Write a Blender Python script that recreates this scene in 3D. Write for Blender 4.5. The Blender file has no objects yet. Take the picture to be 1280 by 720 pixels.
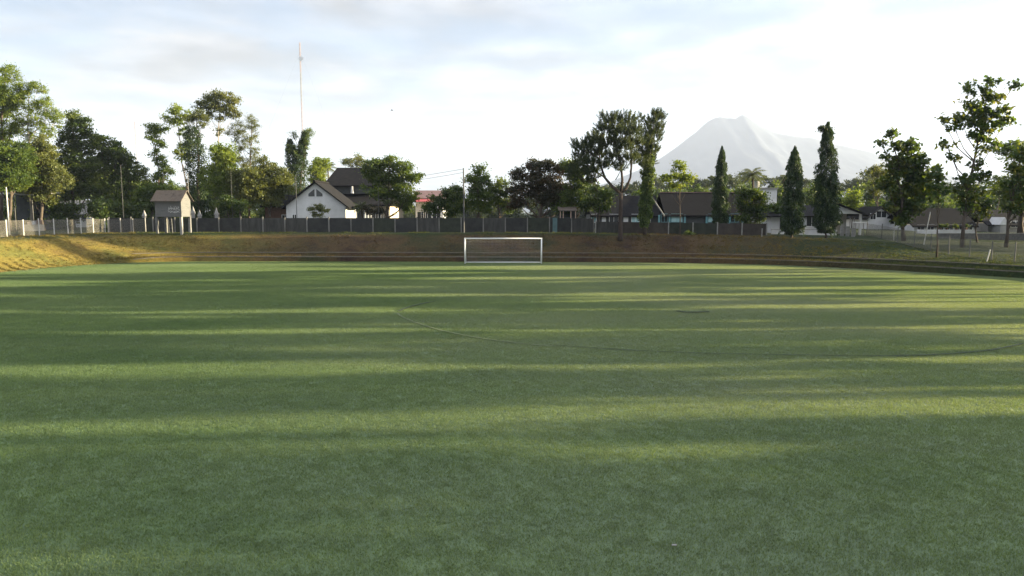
import bpy, math, random
import numpy as np
from mathutils import Vector, Matrix
from mathutils.bvhtree import BVHTree

random.seed(7)
RNG = np.random.default_rng(7)
S = bpy.context.scene
COL = S.collection
F, HOR, CAMZ = 900.0, 265.0, 4.95          # focal length in photo pixels, horizon row, camera height
TH = math.atan((360 - HOR) / F)
SUN_EL, SUN_AZ = 9.0, 3.0                  # degrees; azimuth measured from +X towards +Y

def at(px, py, Y):
    u, v = (px - 640) / F, (360 - py) / F
    dx, dy, dz = u, math.cos(TH) + v * math.sin(TH), -math.sin(TH) + v * math.cos(TH)
    return Vector((dx / dy * Y, Y, CAMZ + dz / dy * Y))

# ------------------------------------------------------------------ tagging
def tag(o, label=None, cat=None, group=None, kind=None):
    if label: o['label'] = label
    if cat: o['category'] = cat
    if group: o['group'] = group
    if kind: o['kind'] = kind
    return o

def empty(name, loc, rz=0.0, label=None, cat=None, group=None):
    o = bpy.data.objects.new(name, None); COL.objects.link(o)
    o.location = loc; o.rotation_euler = (0, 0, rz); o.empty_display_size = 0.3
    return tag(o, label, cat, group)

def copy_tree(o, parent=None):
    c = o.copy(); COL.objects.link(c)
    if parent: c.parent = parent
    for ch in list(o.children): copy_tree(ch, c)
    return c

# ------------------------------------------------------------------ materials
def new_mat(name):
    m = bpy.data.materials.new(name); m.use_nodes = True
    nt = m.node_tree; nt.nodes.clear()
    return m, nt, nt.nodes, nt.links

def ramp(ns, cols):
    r = ns.new('ShaderNodeValToRGB'); el = r.color_ramp.elements
    while len(el) < len(cols): el.new(0.5)
    for e, (p, c) in zip(el, cols):
        e.position = p; e.color = (*c, 1)
    return r

def noise(ns, ls, scale, detail=4, rough=0.6, coord='Object', vec_scale=None):
    t = ns.new('ShaderNodeTexCoord')
    n = ns.new('ShaderNodeTexNoise'); n.inputs['Scale'].default_value = scale
    n.inputs['Detail'].default_value = detail; n.inputs['Roughness'].default_value = rough
    src = t.outputs[coord]
    if vec_scale:
        mp = ns.new('ShaderNodeMapping'); mp.inputs['Scale'].default_value = vec_scale
        ls.new(src, mp.inputs[0]); src = mp.outputs[0]
    ls.new(src, n.inputs['Vector'])
    return n

def mat_var(name, c1, c2, scale=3.0, rough=0.8, bump=0.2, bscale=None, c3=None, spec=0.3, vec_scale=None, metal=0.0):
    m, nt, ns, ls = new_mat(name)
    out = ns.new('ShaderNodeOutputMaterial'); p = ns.new('ShaderNodeBsdfPrincipled')
    n = noise(ns, ls, scale, 6, 0.65, vec_scale=vec_scale)
    cols = [(0.3, c1), (0.7, c2)] if c3 is None else [(0.25, c1), (0.5, c2), (0.75, c3)]
    r = ramp(ns, cols); ls.new(n.outputs['Fac'], r.inputs[0]); ls.new(r.outputs[0], p.inputs['Base Color'])
    p.inputs['Roughness'].default_value = rough; p.inputs['Specular IOR Level'].default_value = spec
    p.inputs['Metallic'].default_value = metal
    if bump:
        n2 = noise(ns, ls, bscale or scale * 6, 4, 0.6, vec_scale=vec_scale)
        b = ns.new('ShaderNodeBump'); b.inputs['Strength'].default_value = bump; b.inputs['Distance'].default_value = 0.03
        ls.new(n2.outputs['Fac'], b.inputs['Height']); ls.new(b.outputs[0], p.inputs['Normal'])
    ls.new(p.outputs[0], out.inputs[0])
    return m

def mat_leaf(name, dark, mid, light, trans=0.4, tcol=None, rough=0.5):
    m, nt, ns, ls = new_mat(name)
    out = ns.new('ShaderNodeOutputMaterial')
    a = ns.new('ShaderNodeAttribute'); a.attribute_name = 'tone'
    r = ramp(ns, [(0.0, dark), (0.5, mid), (1.0, light)]); ls.new(a.outputs['Fac'], r.inputs[0])
    p = ns.new('ShaderNodeBsdfPrincipled'); p.inputs['Roughness'].default_value = rough
    p.inputs['Specular IOR Level'].default_value = 0.35
    ls.new(r.outputs[0], p.inputs['Base Color'])
    t = ns.new('ShaderNodeBsdfTranslucent')
    mx = ns.new('ShaderNodeMix'); mx.data_type = 'RGBA'; mx.blend_type = 'MULTIPLY'; mx.inputs[0].default_value = 1.0
    ls.new(r.outputs[0], mx.inputs[6]); mx.inputs[7].default_value = (*(tcol or (1.9, 1.7, 0.6)), 1)
    ls.new(mx.outputs[2], t.inputs['Color'])
    ms = ns.new('ShaderNodeMixShader'); ms.inputs[0].default_value = trans
    ls.new(p.outputs[0], ms.inputs[1]); ls.new(t.outputs[0], ms.inputs[2]); ls.new(ms.outputs[0], out.inputs[0])
    return m

M = {}
M['white_wall'] = mat_var('white_plaster', (.48, .48, .475), (.66, .66, .67), 0.6, .85, .1, 5)
M['grey_wall'] = mat_var('grey_plaster', (.22, .22, .21), (.34, .33, .31), 0.8, .9, .1, 5)
M['cream_wall'] = mat_var('cream_plaster', (.42, .36, .27), (.6, .53, .42), 0.8, .9, .1, 5)
M['dark_wall'] = mat_var('dark_timber_wall', (.035, .04, .042), (.07, .075, .075), 1.5, .8, .1)
M['concrete'] = mat_var('pale_concrete', (.2, .195, .185), (.34, .33, .31), 4, .9, .2)
M['grey_concrete'] = mat_var('grey_concrete', (.09, .09, .087), (.17, .167, .16), 3, .9, .2)
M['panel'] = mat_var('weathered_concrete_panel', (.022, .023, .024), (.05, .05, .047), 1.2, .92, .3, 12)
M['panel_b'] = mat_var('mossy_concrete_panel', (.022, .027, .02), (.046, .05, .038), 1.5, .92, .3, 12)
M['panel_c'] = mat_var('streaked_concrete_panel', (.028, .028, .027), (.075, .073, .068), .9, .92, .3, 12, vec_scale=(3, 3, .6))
M['post_grey'] = mat_var('stained_concrete_post', (.10, .098, .09), (.26, .25, .235), .5, .9, .2)
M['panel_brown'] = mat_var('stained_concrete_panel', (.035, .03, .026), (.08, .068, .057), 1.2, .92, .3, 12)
M['kerb'] = mat_var('stained_kerb_concrete', (.10, .09, .075), (.17, .15, .125), 1.5, .9, .2)
M['white_post'] = mat_var('white_painted_concrete', (.42, .41, .38), (.62, .6, .56), 6, .8, .1)
M['white_paint'] = mat_var('white_gloss_paint', (.72, .72, .72), (.86, .86, .86), 8, .35, .02)
M['wire'] = mat_var('galvanised_wire', (.16, .15, .13), (.3, .28, .24), 5, .6, 0, metal=.3)
M['net'] = mat_var('net_cord', (.3, .3, .3), (.45, .45, .45), 5, .8, 0)
M['tile_dark'] = mat_var('dark_roof_tiles', (.008, .008, .009), (.02, .019, .019), 1.5, .9, .5, 9, spec=.1, vec_scale=(1, 1, 4))
M['tile_brown'] = mat_var('brown_roof_tiles', (.009, .0088, .009), (.0175, .0168, .017), 1.2, .9, .5, 9, spec=.05, c3=(.013, .0125, .0128), vec_scale=(1, 1, 4))
M['tile_mauve'] = mat_var('mauve_roof_tiles', (.13, .075, .07), (.22, .14, .135), 1.2, .8, .4, 9)
M['tile_red'] = mat_var('red_roof_sheet', (.33, .05, .055), (.45, .09, .09), 1.2, .6, .2, 9)
M['tin'] = mat_var('rusty_corrugated_tin', (.055, .043, .035), (.13, .11, .095), 1.5, .9, .4, 20, spec=.1, c3=(.09, .065, .05))
M['moss'] = mat_var('mossy_ridge_tiles', (.07, .08, .04), (.13, .14, .07), 3, .9, .3)
M['boards'] = mat_var('grey_weathered_boards', (.07, .071, .072), (.14, .14, .138), 2.2, .9, .5, 10, c3=(.098, .095, .092), vec_scale=(.5, .5, 6))
M['teal'] = mat_var('teal_paint', (.10, .24, .27), (.17, .34, .37), 2, .6, .05)
M['teal_grey'] = mat_var('faded_teal_paint', (.07, .12, .13), (.11, .175, .185), 2, .8, .05)
M['glass'] = mat_var('dark_window_glass', (.015, .018, .02), (.03, .034, .038), 1, .15, 0, spec=.6)
M['teal_glass'] = mat_var('pale_teal_glass', (.3, .5, .53), (.4, .6, .62), 1, .25, 0, spec=.5)
M['bark'] = mat_var('grey_brown_bark', (.055, .042, .032), (.12, .095, .075), 4, .95, .8, 14, vec_scale=(3, 3, .6))
M['bark_dark'] = mat_var('dark_pine_bark', (.03, .023, .019), (.075, .057, .047), 4, .95, .9, 14, vec_scale=(3, 3, .6))
M['bark_pale'] = mat_var('pale_bark', (.2, .17, .13), (.4, .36, .3), 4, .9, .5, 14, vec_scale=(3, 3, .6))
M['metal'] = mat_var('weathered_steel', (.06, .06, .06), (.12, .12, .12), 5, .7, .05, spec=.1)
M['mast_red'] = mat_var('faded_red_paint', (.26, .21, .21), (.33, .27, .27), 2, .6, 0)
M['clothes'] = mat_var('faded_cloth', (.35, .25, .2), (.6, .45, .35), 3, .9, 0)
M['black'] = mat_var('dark_rubber', (.012, .012, .013), (.03, .03, .03), 3, .6, 0)
M['soil'] = mat_var('terracotta', (.12, .07, .05), (.2, .12, .09), 3, .9, .1)
M['scribble'] = mat_var('white_spray_paint', (.5, .5, .5), (.62, .62, .62), 8, .8, 0)
M['rock'] = mat_var('bluish_rock_and_forest', (.014, .02, .03), (.022, .03, .042), .0016, .95, 0, c3=(.03, .036, .048))
L = {}
L['bright'] = mat_leaf('yellow_green_leaves', (.07, .11, .02), (.13, .18, .035), (.21, .25, .05), .45)
L['mid'] = mat_leaf('mid_green_leaves', (.035, .062, .015), (.065, .105, .022), (.12, .16, .03), .42)
L['dark'] = mat_leaf('dark_green_leaves', (.026, .048, .014), (.052, .085, .021), (.11, .145, .034), .4)
L['olive'] = mat_leaf('olive_leaves', (.06, .075, .025), (.10, .12, .035), (.15, .16, .05), .4)
L['reddish'] = mat_leaf('dark_reddish_leaves', (.028, .03, .016), (.035, .038, .02), (.085, .05, .03), .3)
L['pine'] = mat_leaf('pine_needles', (.025, .042, .02), (.05, .07, .03), (.085, .105, .04), .3)
L['teak'] = mat_leaf('large_teak_leaves', (.03, .06, .018), (.06, .10, .025), (.12, .135, .03), .42, (2.0, 1.7, .5))
L['column'] = mat_leaf('hanging_column_leaves', (.012, .028, .010), (.022, .045, .014), (.05, .08, .022), .3)
L['vine'] = mat_leaf('creeper_leaves', (.035, .06, .018), (.07, .11, .03), (.13, .17, .05), .4)
L['palm'] = mat_leaf('palm_leaflets', (.045, .065, .022), (.075, .095, .03), (.14, .15, .06), .35)
L['far'] = mat_leaf('far_wood_leaves', (.02, .034, .014), (.04, .058, .022), (.075, .092, .035), .35)

# ------------------------------------------------------------------ mesh builder
class MB:
    def __init__(s): s.v = []; s.f = []
    def box(s, x0, x1, y0, y1, z0, z1):
        b = len(s.v)
        s.v += [(x0,y0,z0),(x1,y0,z0),(x1,y1,z0),(x0,y1,z0),(x0,y0,z1),(x1,y0,z1),(x1,y1,z1),(x0,y1,z1)]
        s.f += [tuple(b+i for i in q) for q in ((3,2,1,0),(4,5,6,7),(0,1,5,4),(1,2,6,5),(2,3,7,6),(3,0,4,7))]
        return s
    def extrude(s, poly, d):                    # polygon (list of 3D) extruded by vector d
        b = len(s.v); n = len(poly); d = Vector(d)
        s.v += [tuple(p) for p in poly] + [tuple(Vector(p) + d) for p in poly]
        s.f.append(tuple(b+i for i in reversed(range(n)))); s.f.append(tuple(b+n+i for i in range(n)))
        for i in range(n):
            j = (i+1) % n; s.f.append((b+i, b+j, b+n+j, b+n+i))
        return s
    def slab(s, q, t=0.12):                     # four corners, thickened downwards
        return s.extrude(q, (0, 0, -t))
    def tube(s, path, rad, n=7, cap=True):
        path = [Vector(p) for p in path]; b0 = len(s.v)
        if not hasattr(rad, '__len__'): rad = [rad]*len(path)
        for i, p in enumerate(path):
            t = (path[min(i+1, len(path)-1)] - path[max(i-1, 0)])
            if t.length < 1e-6: t = Vector((0,0,1))
            t.normalize(); a = Vector((1,0,0)) if abs(t.x) < .9 else Vector((0,1,0))
            u = t.cross(a).normalized(); w = t.cross(u)
            for k in range(n):
                an = 2*math.pi*k/n
                s.v.append(tuple(p + (u*math.cos(an) + w*math.sin(an))*rad[i]))
        for i in range(len(path)-1):
            for k in range(n):
                k2 = (k+1) % n; a, c = b0+i*n, b0+(i+1)*n
                s.f.append((a+k, a+k2, c+k2, c+k))
        if cap:
            s.f.append(tuple(b0+k for k in reversed(range(n)))); e = b0+(len(path)-1)*n
            s.f.append(tuple(e+k for k in range(n)))
        return s
    def build(s, name, mat, parent=None, smooth=False):
        me = bpy.data.meshes.new(name); me.from_pydata(s.v, [], s.f); me.update()
        o = bpy.data.objects.new(name, me); COL.objects.link(o)
        me.materials.append(mat)
        if smooth: me.polygons.foreach_set('use_smooth', [True]*len(me.polygons))
        if parent: o.parent = parent
        return o

def quads_mesh(name, V, mat, tone=None, parent=None):       # V: (n,4,3)
    n = len(V); me = bpy.data.meshes.new(name)
    me.vertices.add(n*4); me.vertices.foreach_set('co', V.reshape(-1).astype(np.float32))
    me.loops.add(n*4); me.loops.foreach_set('vertex_index', np.arange(n*4, dtype=np.int32))
    me.polygons.add(n); me.polygons.foreach_set('loop_start', np.arange(0, n*4, 4, dtype=np.int32))
    me.polygons.foreach_set('loop_total', np.full(n, 4, dtype=np.int32))
    if tone is not None:
        a = me.attributes.new('tone', 'FLOAT', 'FACE'); a.data.foreach_set('value', tone.astype(np.float32))
    me.update(calc_edges=True)
    o = bpy.data.objects.new(name, me); COL.objects.link(o); me.materials.append(mat)
    if parent: o.parent = parent
    return o

def rvec(n):
    v = RNG.normal(0, 1, (n, 3)); return v/np.linalg.norm(v, axis=1)[:, None]

def leaf_quads(c, axis, L_, W_, nrm=None):
    n = len(c); axis = axis/np.linalg.norm(axis, axis=1)[:, None]
    side = np.cross(axis, rvec(n) if nrm is None else nrm); side /= np.linalg.norm(side, axis=1)[:, None]+1e-9
    a, b = axis*(np.asarray(L_).reshape(-1, 1)/2), side*(np.asarray(W_).reshape(-1, 1)/2)
    V = np.stack([c-a, c-a*.1+b, c+a, c-a*.1-b], axis=1)
    return V

# ------------------------------------------------------------------ terrain
CTRL = [(-42.3, -70), (42, -70), (42.5, 40), (41.0, 49.5), (35.5, 57.5), (30.0, 63.2), (23.5, 68.0), (15, 70.3), (4, 71.3),
        (-30, 72.2), (-36.5, 71.0), (-40.0, 67.5), (-42.0, 61), (-42.3, 50)]
def chaikin(p, it):
    for _ in range(it):
        q = []
        for i in range(len(p)):
            a, b = p[i], p[(i+1) % len(p)]
            q += [(a[0]*.75+b[0]*.25, a[1]*.75+b[1]*.25), (a[0]*.25+b[0]*.75, a[1]*.25+b[1]*.75)]
        p = q
    return p
BND = []
_c = chaikin(CTRL, 3)
for i in range(len(_c)):
    a, b = Vector(_c[i]), Vector(_c[(i+1) % len(_c)])
    n = max(1, int((b-a).length / 2.5))
    for k in range(n): BND.append(a.lerp(b, k/n))
NRM = []
for i in range(len(BND)):
    t = (BND[(i+1) % len(BND)] - BND[i-1]).normalized(); NRM.append(Vector((t.y, -t.x)))
def lerp_tab(x, tab):
    return float(np.interp(x, [t[0] for t in tab], [t[1] for t in tab]))
def sstep(x, a, b):
    t = min(1, max(0, (x-a)/(b-a))); return t*t*(3-2*t)
def ztops(p):
    if p.y > 45 and p.x > 0:
        px = 640 + F*p.x/p.y
        return (lerp_tab(px, [(700, 2.6), (800, 2.45), (960, 2.25), (1030, 1.9), (1110, 1.25), (1200, .97)]),
                lerp_tab(px, [(700, 2.6), (960, 2.3), (1060, 1.9), (1200, 1.35)]),
                lerp_tab(px, [(700, 2.6), (960, 2.4), (1200, 2.0)]))
    if p.x > 0: return (.97, 1.2, 1.6)
    return (2.6, 2.6, 2.6)
def profile(p, s):
    zt, z2, z3 = ztops(p)
    terr = lerp_tab(s, [(0, 0), (.3, .5), (1.6, .53), (1.85, .83), (3.1, .86), (8.0, zt), (9, zt), (25, (zt+z2)/2), (60, z2), (200, z3), (800, 2.6)])
    smooth = lerp_tab(s, [(0, 0), (.9, .22), (2.4, 1.1), (4.3, 2.25), (5.2, 2.55), (6.2, 2.6)])
    w = 1 - sstep(p.x, -40.5, -34.5)          # the left bank is an even slope
    return terr*(1-w) + smooth*w
SS = [0, .3, .9, 1.6, 1.85, 2.4, 3.1, 3.6, 4.3, 5.2, 6.2, 7, 8, 9, 12, 16, 25, 40, 60, 100, 200, 400, 800, 2000, 4500, 7000]
m = MB(); NB = len(BND)
for k, s in enumerate(SS):
    for i in range(NB):
        p = BND[i] + NRM[i]*s
        z = profile(BND[i], s)
        if 2 < s < 30: z += .035*math.sin(p.x*.55+s)*math.sin(p.y*.47+1.3) + random.uniform(-.012, .012)
        m.v.append((p.x, p.y, z - (.006 if s == 0 else 0)))
for k in range(len(SS)-1):
    for i in range(NB):
        j = (i+1) % NB; a, b = k*NB, (k+1)*NB
        m.f.append((a+i, b+i, b+j, a+j))
m.f.append(tuple(range(NB)))
# ground material: dry orange-brown grass on banks, greener on top
mt, nt, ns, ls = new_mat('dry_grass_and_earth')
out = ns.new('ShaderNodeOutputMaterial'); p = ns.new('ShaderNodeBsdfPrincipled')
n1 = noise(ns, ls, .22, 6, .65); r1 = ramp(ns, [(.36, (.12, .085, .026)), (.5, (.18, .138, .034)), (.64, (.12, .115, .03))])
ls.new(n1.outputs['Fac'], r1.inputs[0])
r1b = ramp(ns, [(.36, (.036, .023, .017)), (.5, (.075, .05, .024)), (.64, (.038, .038, .018))]); ls.new(n1.outputs['Fac'], r1b.inputs[0])  # back bank: brown earth, its colour darkened further for the trees' shade
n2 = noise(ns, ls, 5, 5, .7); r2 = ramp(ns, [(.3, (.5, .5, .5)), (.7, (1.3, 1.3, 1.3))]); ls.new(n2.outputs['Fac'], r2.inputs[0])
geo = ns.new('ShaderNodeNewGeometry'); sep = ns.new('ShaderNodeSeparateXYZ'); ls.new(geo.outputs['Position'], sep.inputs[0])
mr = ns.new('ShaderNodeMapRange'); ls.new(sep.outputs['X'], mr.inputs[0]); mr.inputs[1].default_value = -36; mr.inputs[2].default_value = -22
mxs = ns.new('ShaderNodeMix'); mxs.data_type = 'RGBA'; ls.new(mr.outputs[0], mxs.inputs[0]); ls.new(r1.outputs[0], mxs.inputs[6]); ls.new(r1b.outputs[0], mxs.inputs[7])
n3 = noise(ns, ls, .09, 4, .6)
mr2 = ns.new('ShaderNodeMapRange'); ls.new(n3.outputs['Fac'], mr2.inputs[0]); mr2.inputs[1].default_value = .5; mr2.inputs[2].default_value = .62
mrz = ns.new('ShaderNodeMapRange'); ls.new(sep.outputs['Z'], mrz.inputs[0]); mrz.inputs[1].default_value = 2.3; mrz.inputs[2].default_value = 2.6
mrx = ns.new('ShaderNodeMapRange'); ls.new(sep.outputs['X'], mrx.inputs[0]); mrx.inputs[1].default_value = 22; mrx.inputs[2].default_value = 38  # right side goes dark green: tree shade put into the ground colour
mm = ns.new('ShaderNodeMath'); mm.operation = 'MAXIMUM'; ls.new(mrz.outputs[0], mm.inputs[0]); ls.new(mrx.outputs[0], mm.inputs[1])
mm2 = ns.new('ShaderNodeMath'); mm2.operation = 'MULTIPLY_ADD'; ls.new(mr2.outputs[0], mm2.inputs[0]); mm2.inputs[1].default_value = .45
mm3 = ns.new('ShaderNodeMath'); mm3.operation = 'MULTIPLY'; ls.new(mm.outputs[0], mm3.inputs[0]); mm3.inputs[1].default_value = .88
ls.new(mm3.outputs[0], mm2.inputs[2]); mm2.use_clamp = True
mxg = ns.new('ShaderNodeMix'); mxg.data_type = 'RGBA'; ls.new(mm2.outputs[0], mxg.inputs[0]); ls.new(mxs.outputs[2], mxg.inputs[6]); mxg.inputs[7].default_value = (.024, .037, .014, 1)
mxm = ns.new('ShaderNodeMix'); mxm.data_type = 'RGBA'; mxm.blend_type = 'MULTIPLY'; mxm.inputs[0].default_value = 1
ls.new(mxg.outputs[2], mxm.inputs[6]); ls.new(r2.outputs[0], mxm.inputs[7]); ls.new(mxm.outputs[2], p.inputs['Base Color'])
p.inputs['Roughness'].default_value = .95; p.inputs['Specular IOR Level'].default_value = .1
n4 = noise(ns, ls, 9, 6, .7); b = ns.new('ShaderNodeBump'); b.inputs['Strength'].default_value = .7; b.inputs['Distance'].default_value = .12
ls.new(n4.outputs['Fac'], b.inputs['Height']); ls.new(b.outputs[0], p.inputs['Normal']); ls.new(p.outputs[0], out.inputs[0])
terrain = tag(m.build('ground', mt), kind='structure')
for pl in terrain.data.polygons:
    if pl.center.x < -38.5 and pl.center.y > 0: pl.use_smooth = True
BV = BVHTree.FromPolygons(m.v, m.f)
def gz(x, y):
    h = BV.ray_cast(Vector((x, y, 500)), Vector((0, 0, -1)))
    return h[0].z if h[0] else 0.0
def gat(px, Y):
    p = at(px, 300, Y); return Vector((p.x, Y, gz(p.x, Y)))

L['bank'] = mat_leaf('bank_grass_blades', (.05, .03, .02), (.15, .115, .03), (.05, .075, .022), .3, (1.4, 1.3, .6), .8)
def bank_tufts():
    n = 15000; ib = [i for i in range(NB) if BND[i].y > 38]; P, T, H = [], [], []
    while len(P) < n:
        i = random.choice(ib); s_ = random.choice((random.uniform(.35, 1.5), random.uniform(2, 9), random.uniform(3.3, 9), random.uniform(8, 14.5)))
        q = BND[i]+NRM[i]*s_+Vector((random.uniform(-1, 1), random.uniform(-.1, .1)))
        w = mn.noise(Vector((q.x*.25, q.y*.4, 3)))
        if s_ > 3 and w+random.uniform(-.5, .5) < -.2: continue
        zt_ = gz(q.x, q.y); P.append((q.x, q.y, zt_))
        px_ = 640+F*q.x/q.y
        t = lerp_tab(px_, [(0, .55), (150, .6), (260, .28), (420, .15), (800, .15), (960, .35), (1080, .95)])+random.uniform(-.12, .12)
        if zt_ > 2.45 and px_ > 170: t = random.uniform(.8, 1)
        T.append(t); H.append(random.uniform(.07, .2)*(1.3 if w > .2 else 1))
    P, T, H = np.array(P), np.array(T), np.array(H); k = 7; idx = np.repeat(np.arange(n), k); N = n*k
    o = RNG.normal(0, .07, (N, 3)); o[:, 2] = 0; ax = RNG.normal(0, .5, (N, 3)); ax[:, 2] = 1
    hh = H[idx]*RNG.uniform(.5, 1.2, N); axn = ax/np.linalg.norm(ax, axis=1)[:, None]
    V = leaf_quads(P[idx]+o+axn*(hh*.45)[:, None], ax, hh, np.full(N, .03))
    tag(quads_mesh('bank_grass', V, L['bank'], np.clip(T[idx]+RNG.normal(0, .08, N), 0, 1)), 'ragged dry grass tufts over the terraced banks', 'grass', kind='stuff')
from mathutils import noise as mn

# pitch sheet
m = MB(); m.v = [(q.x, q.y, 0.0) for q in BND]; m.f = [tuple(range(NB))]
def grass_mat(name, blade):
    mt, nt, ns, ls = new_mat(name)
    out = ns.new('ShaderNodeOutputMaterial'); p = ns.new('ShaderNodeBsdfPrincipled')
    geo = ns.new('ShaderNodeNewGeometry')
    def nz(scale, det, vs=None):
        n = ns.new('ShaderNodeTexNoise'); n.inputs['Scale'].default_value = scale; n.inputs['Detail'].default_value = det
        src = geo.outputs['Position']
        if vs:
            mp = ns.new('ShaderNodeMapping'); mp.inputs['Scale'].default_value = vs; ls.new(src, mp.inputs[0]); src = mp.outputs[0]
        ls.new(src, n.inputs['Vector']); return n
    n1 = nz(.12, 5, (1, 1.6, 1)); n2 = nz(1.6, 6)
    r1 = ramp(ns, [(.35, (.068, .122, .044)), (.65, (.106, .166, .066))]); ls.new(n1.outputs['Fac'], r1.inputs[0])
    r2 = ramp(ns, [(.3, (.85, .86, .85)), (.7, (1.13, 1.12, 1.13))]); ls.new(n2.outputs['Fac'], r2.inputs[0])
    mx = ns.new('ShaderNodeMix'); mx.data_type = 'RGBA'; mx.blend_type = 'MULTIPLY'; mx.inputs[0].default_value = 1
    ls.new(r1.outputs[0], mx.inputs[6]); ls.new(r2.outputs[0], mx.inputs[7])
    # dew: pale droplets, thicker towards +X; grazing sheen painted into the colour with distance
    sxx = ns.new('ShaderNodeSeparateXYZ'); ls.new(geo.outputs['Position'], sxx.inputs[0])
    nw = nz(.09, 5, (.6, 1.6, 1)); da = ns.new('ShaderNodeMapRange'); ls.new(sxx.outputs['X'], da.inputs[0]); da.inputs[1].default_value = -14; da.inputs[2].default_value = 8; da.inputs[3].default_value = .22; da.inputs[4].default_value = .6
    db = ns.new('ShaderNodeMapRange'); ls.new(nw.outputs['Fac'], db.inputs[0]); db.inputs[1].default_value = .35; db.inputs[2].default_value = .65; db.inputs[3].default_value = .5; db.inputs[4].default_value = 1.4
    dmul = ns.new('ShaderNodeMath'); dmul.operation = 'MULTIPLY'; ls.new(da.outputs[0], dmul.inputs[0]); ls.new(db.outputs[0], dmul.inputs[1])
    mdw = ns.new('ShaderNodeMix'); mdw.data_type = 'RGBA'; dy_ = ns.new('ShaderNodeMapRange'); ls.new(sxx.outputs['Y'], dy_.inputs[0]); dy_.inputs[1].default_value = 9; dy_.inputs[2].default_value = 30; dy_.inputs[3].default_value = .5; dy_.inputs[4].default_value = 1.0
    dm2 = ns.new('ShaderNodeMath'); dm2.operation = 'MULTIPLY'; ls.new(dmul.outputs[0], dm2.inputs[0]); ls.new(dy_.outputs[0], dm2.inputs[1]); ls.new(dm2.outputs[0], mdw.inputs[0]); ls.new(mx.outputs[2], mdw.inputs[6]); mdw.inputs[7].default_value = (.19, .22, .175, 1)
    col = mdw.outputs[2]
    if blade:
        a = ns.new('ShaderNodeAttribute'); a.attribute_name = 'tone'
        r3 = ramp(ns, [(0, (.75, .8, .7)), (.6, (1.05, 1.05, 1.05)), (1, (1.4, 1.35, 1.15))]); ls.new(a.outputs['Fac'], r3.inputs[0])
        mx2 = ns.new('ShaderNodeMix'); mx2.data_type = 'RGBA'; mx2.blend_type = 'MULTIPLY'; mx2.inputs[0].default_value = 1
        ls.new(col, mx2.inputs[6]); ls.new(r3.outputs[0], mx2.inputs[7]); col = mx2.outputs[2]
        ls.new(col, p.inputs['Base Color']); p.inputs['Roughness'].default_value = .6; p.inputs['Specular IOR Level'].default_value = .4
        p.inputs['Sheen Roughness'].default_value = .35; p.inputs['Sheen Tint'].default_value = (.86, .93, 1, 1)
        nd = nz(.07, 4, (1, 2.2, 1)); sx = ns.new('ShaderNodeSeparateXYZ'); ls.new(geo.outputs['Position'], sx.inputs[0])
        gx_ = ns.new('ShaderNodeMapRange'); ls.new(sx.outputs['X'], gx_.inputs[0]); gx_.inputs[1].default_value = -14; gx_.inputs[2].default_value = 10; gx_.inputs[3].default_value = .18; gx_.inputs[4].default_value = .62
        dm = ns.new('ShaderNodeMapRange'); ls.new(nd.outputs['Fac'], dm.inputs[0]); dm.inputs[1].default_value = .35; dm.inputs[2].default_value = .65; dm.inputs[3].default_value = .65; dm.inputs[4].default_value = 1.35
        ml = ns.new('ShaderNodeMath'); ml.operation = 'MULTIPLY'; ls.new(gx_.outputs[0], ml.inputs[0]); ls.new(dm.outputs[0], ml.inputs[1]); ls.new(ml.outputs[0], p.inputs['Sheen Weight'])
        t = ns.new('ShaderNodeBsdfTranslucent')
        mx3 = ns.new('ShaderNodeMix'); mx3.data_type = 'RGBA'; mx3.blend_type = 'MULTIPLY'; mx3.inputs[0].default_value = 1
        ls.new(col, mx3.inputs[6]); mx3.inputs[7].default_value = (1.75, 1.6, .45, 1); ls.new(mx3.outputs[2], t.inputs[0])
        ms = ns.new('ShaderNodeMixShader'); ms.inputs[0].default_value = .35
        ls.new(p.outputs[0], ms.inputs[1]); ls.new(t.outputs[0], ms.inputs[2]); ls.new(ms.outputs[0], out.inputs[0])
    else:
        ls.new(col, p.inputs['Base Color']); p.inputs['Roughness'].default_value = .8; p.inputs['Specular IOR Level'].default_value = .2
        n5 = nz(25, 5); b = ns.new('ShaderNodeBump'); b.inputs['Strength'].default_value = .8; b.inputs['Distance'].default_value = .04
        ls.new(n5.outputs['Fac'], b.inputs['Height']); ls.new(b.outputs[0], p.inputs['Normal']); ls.new(p.outputs[0], out.inputs[0])
    return mt
pitch = tag(m.build('field', grass_mat('turf', False)), kind='structure')

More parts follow.
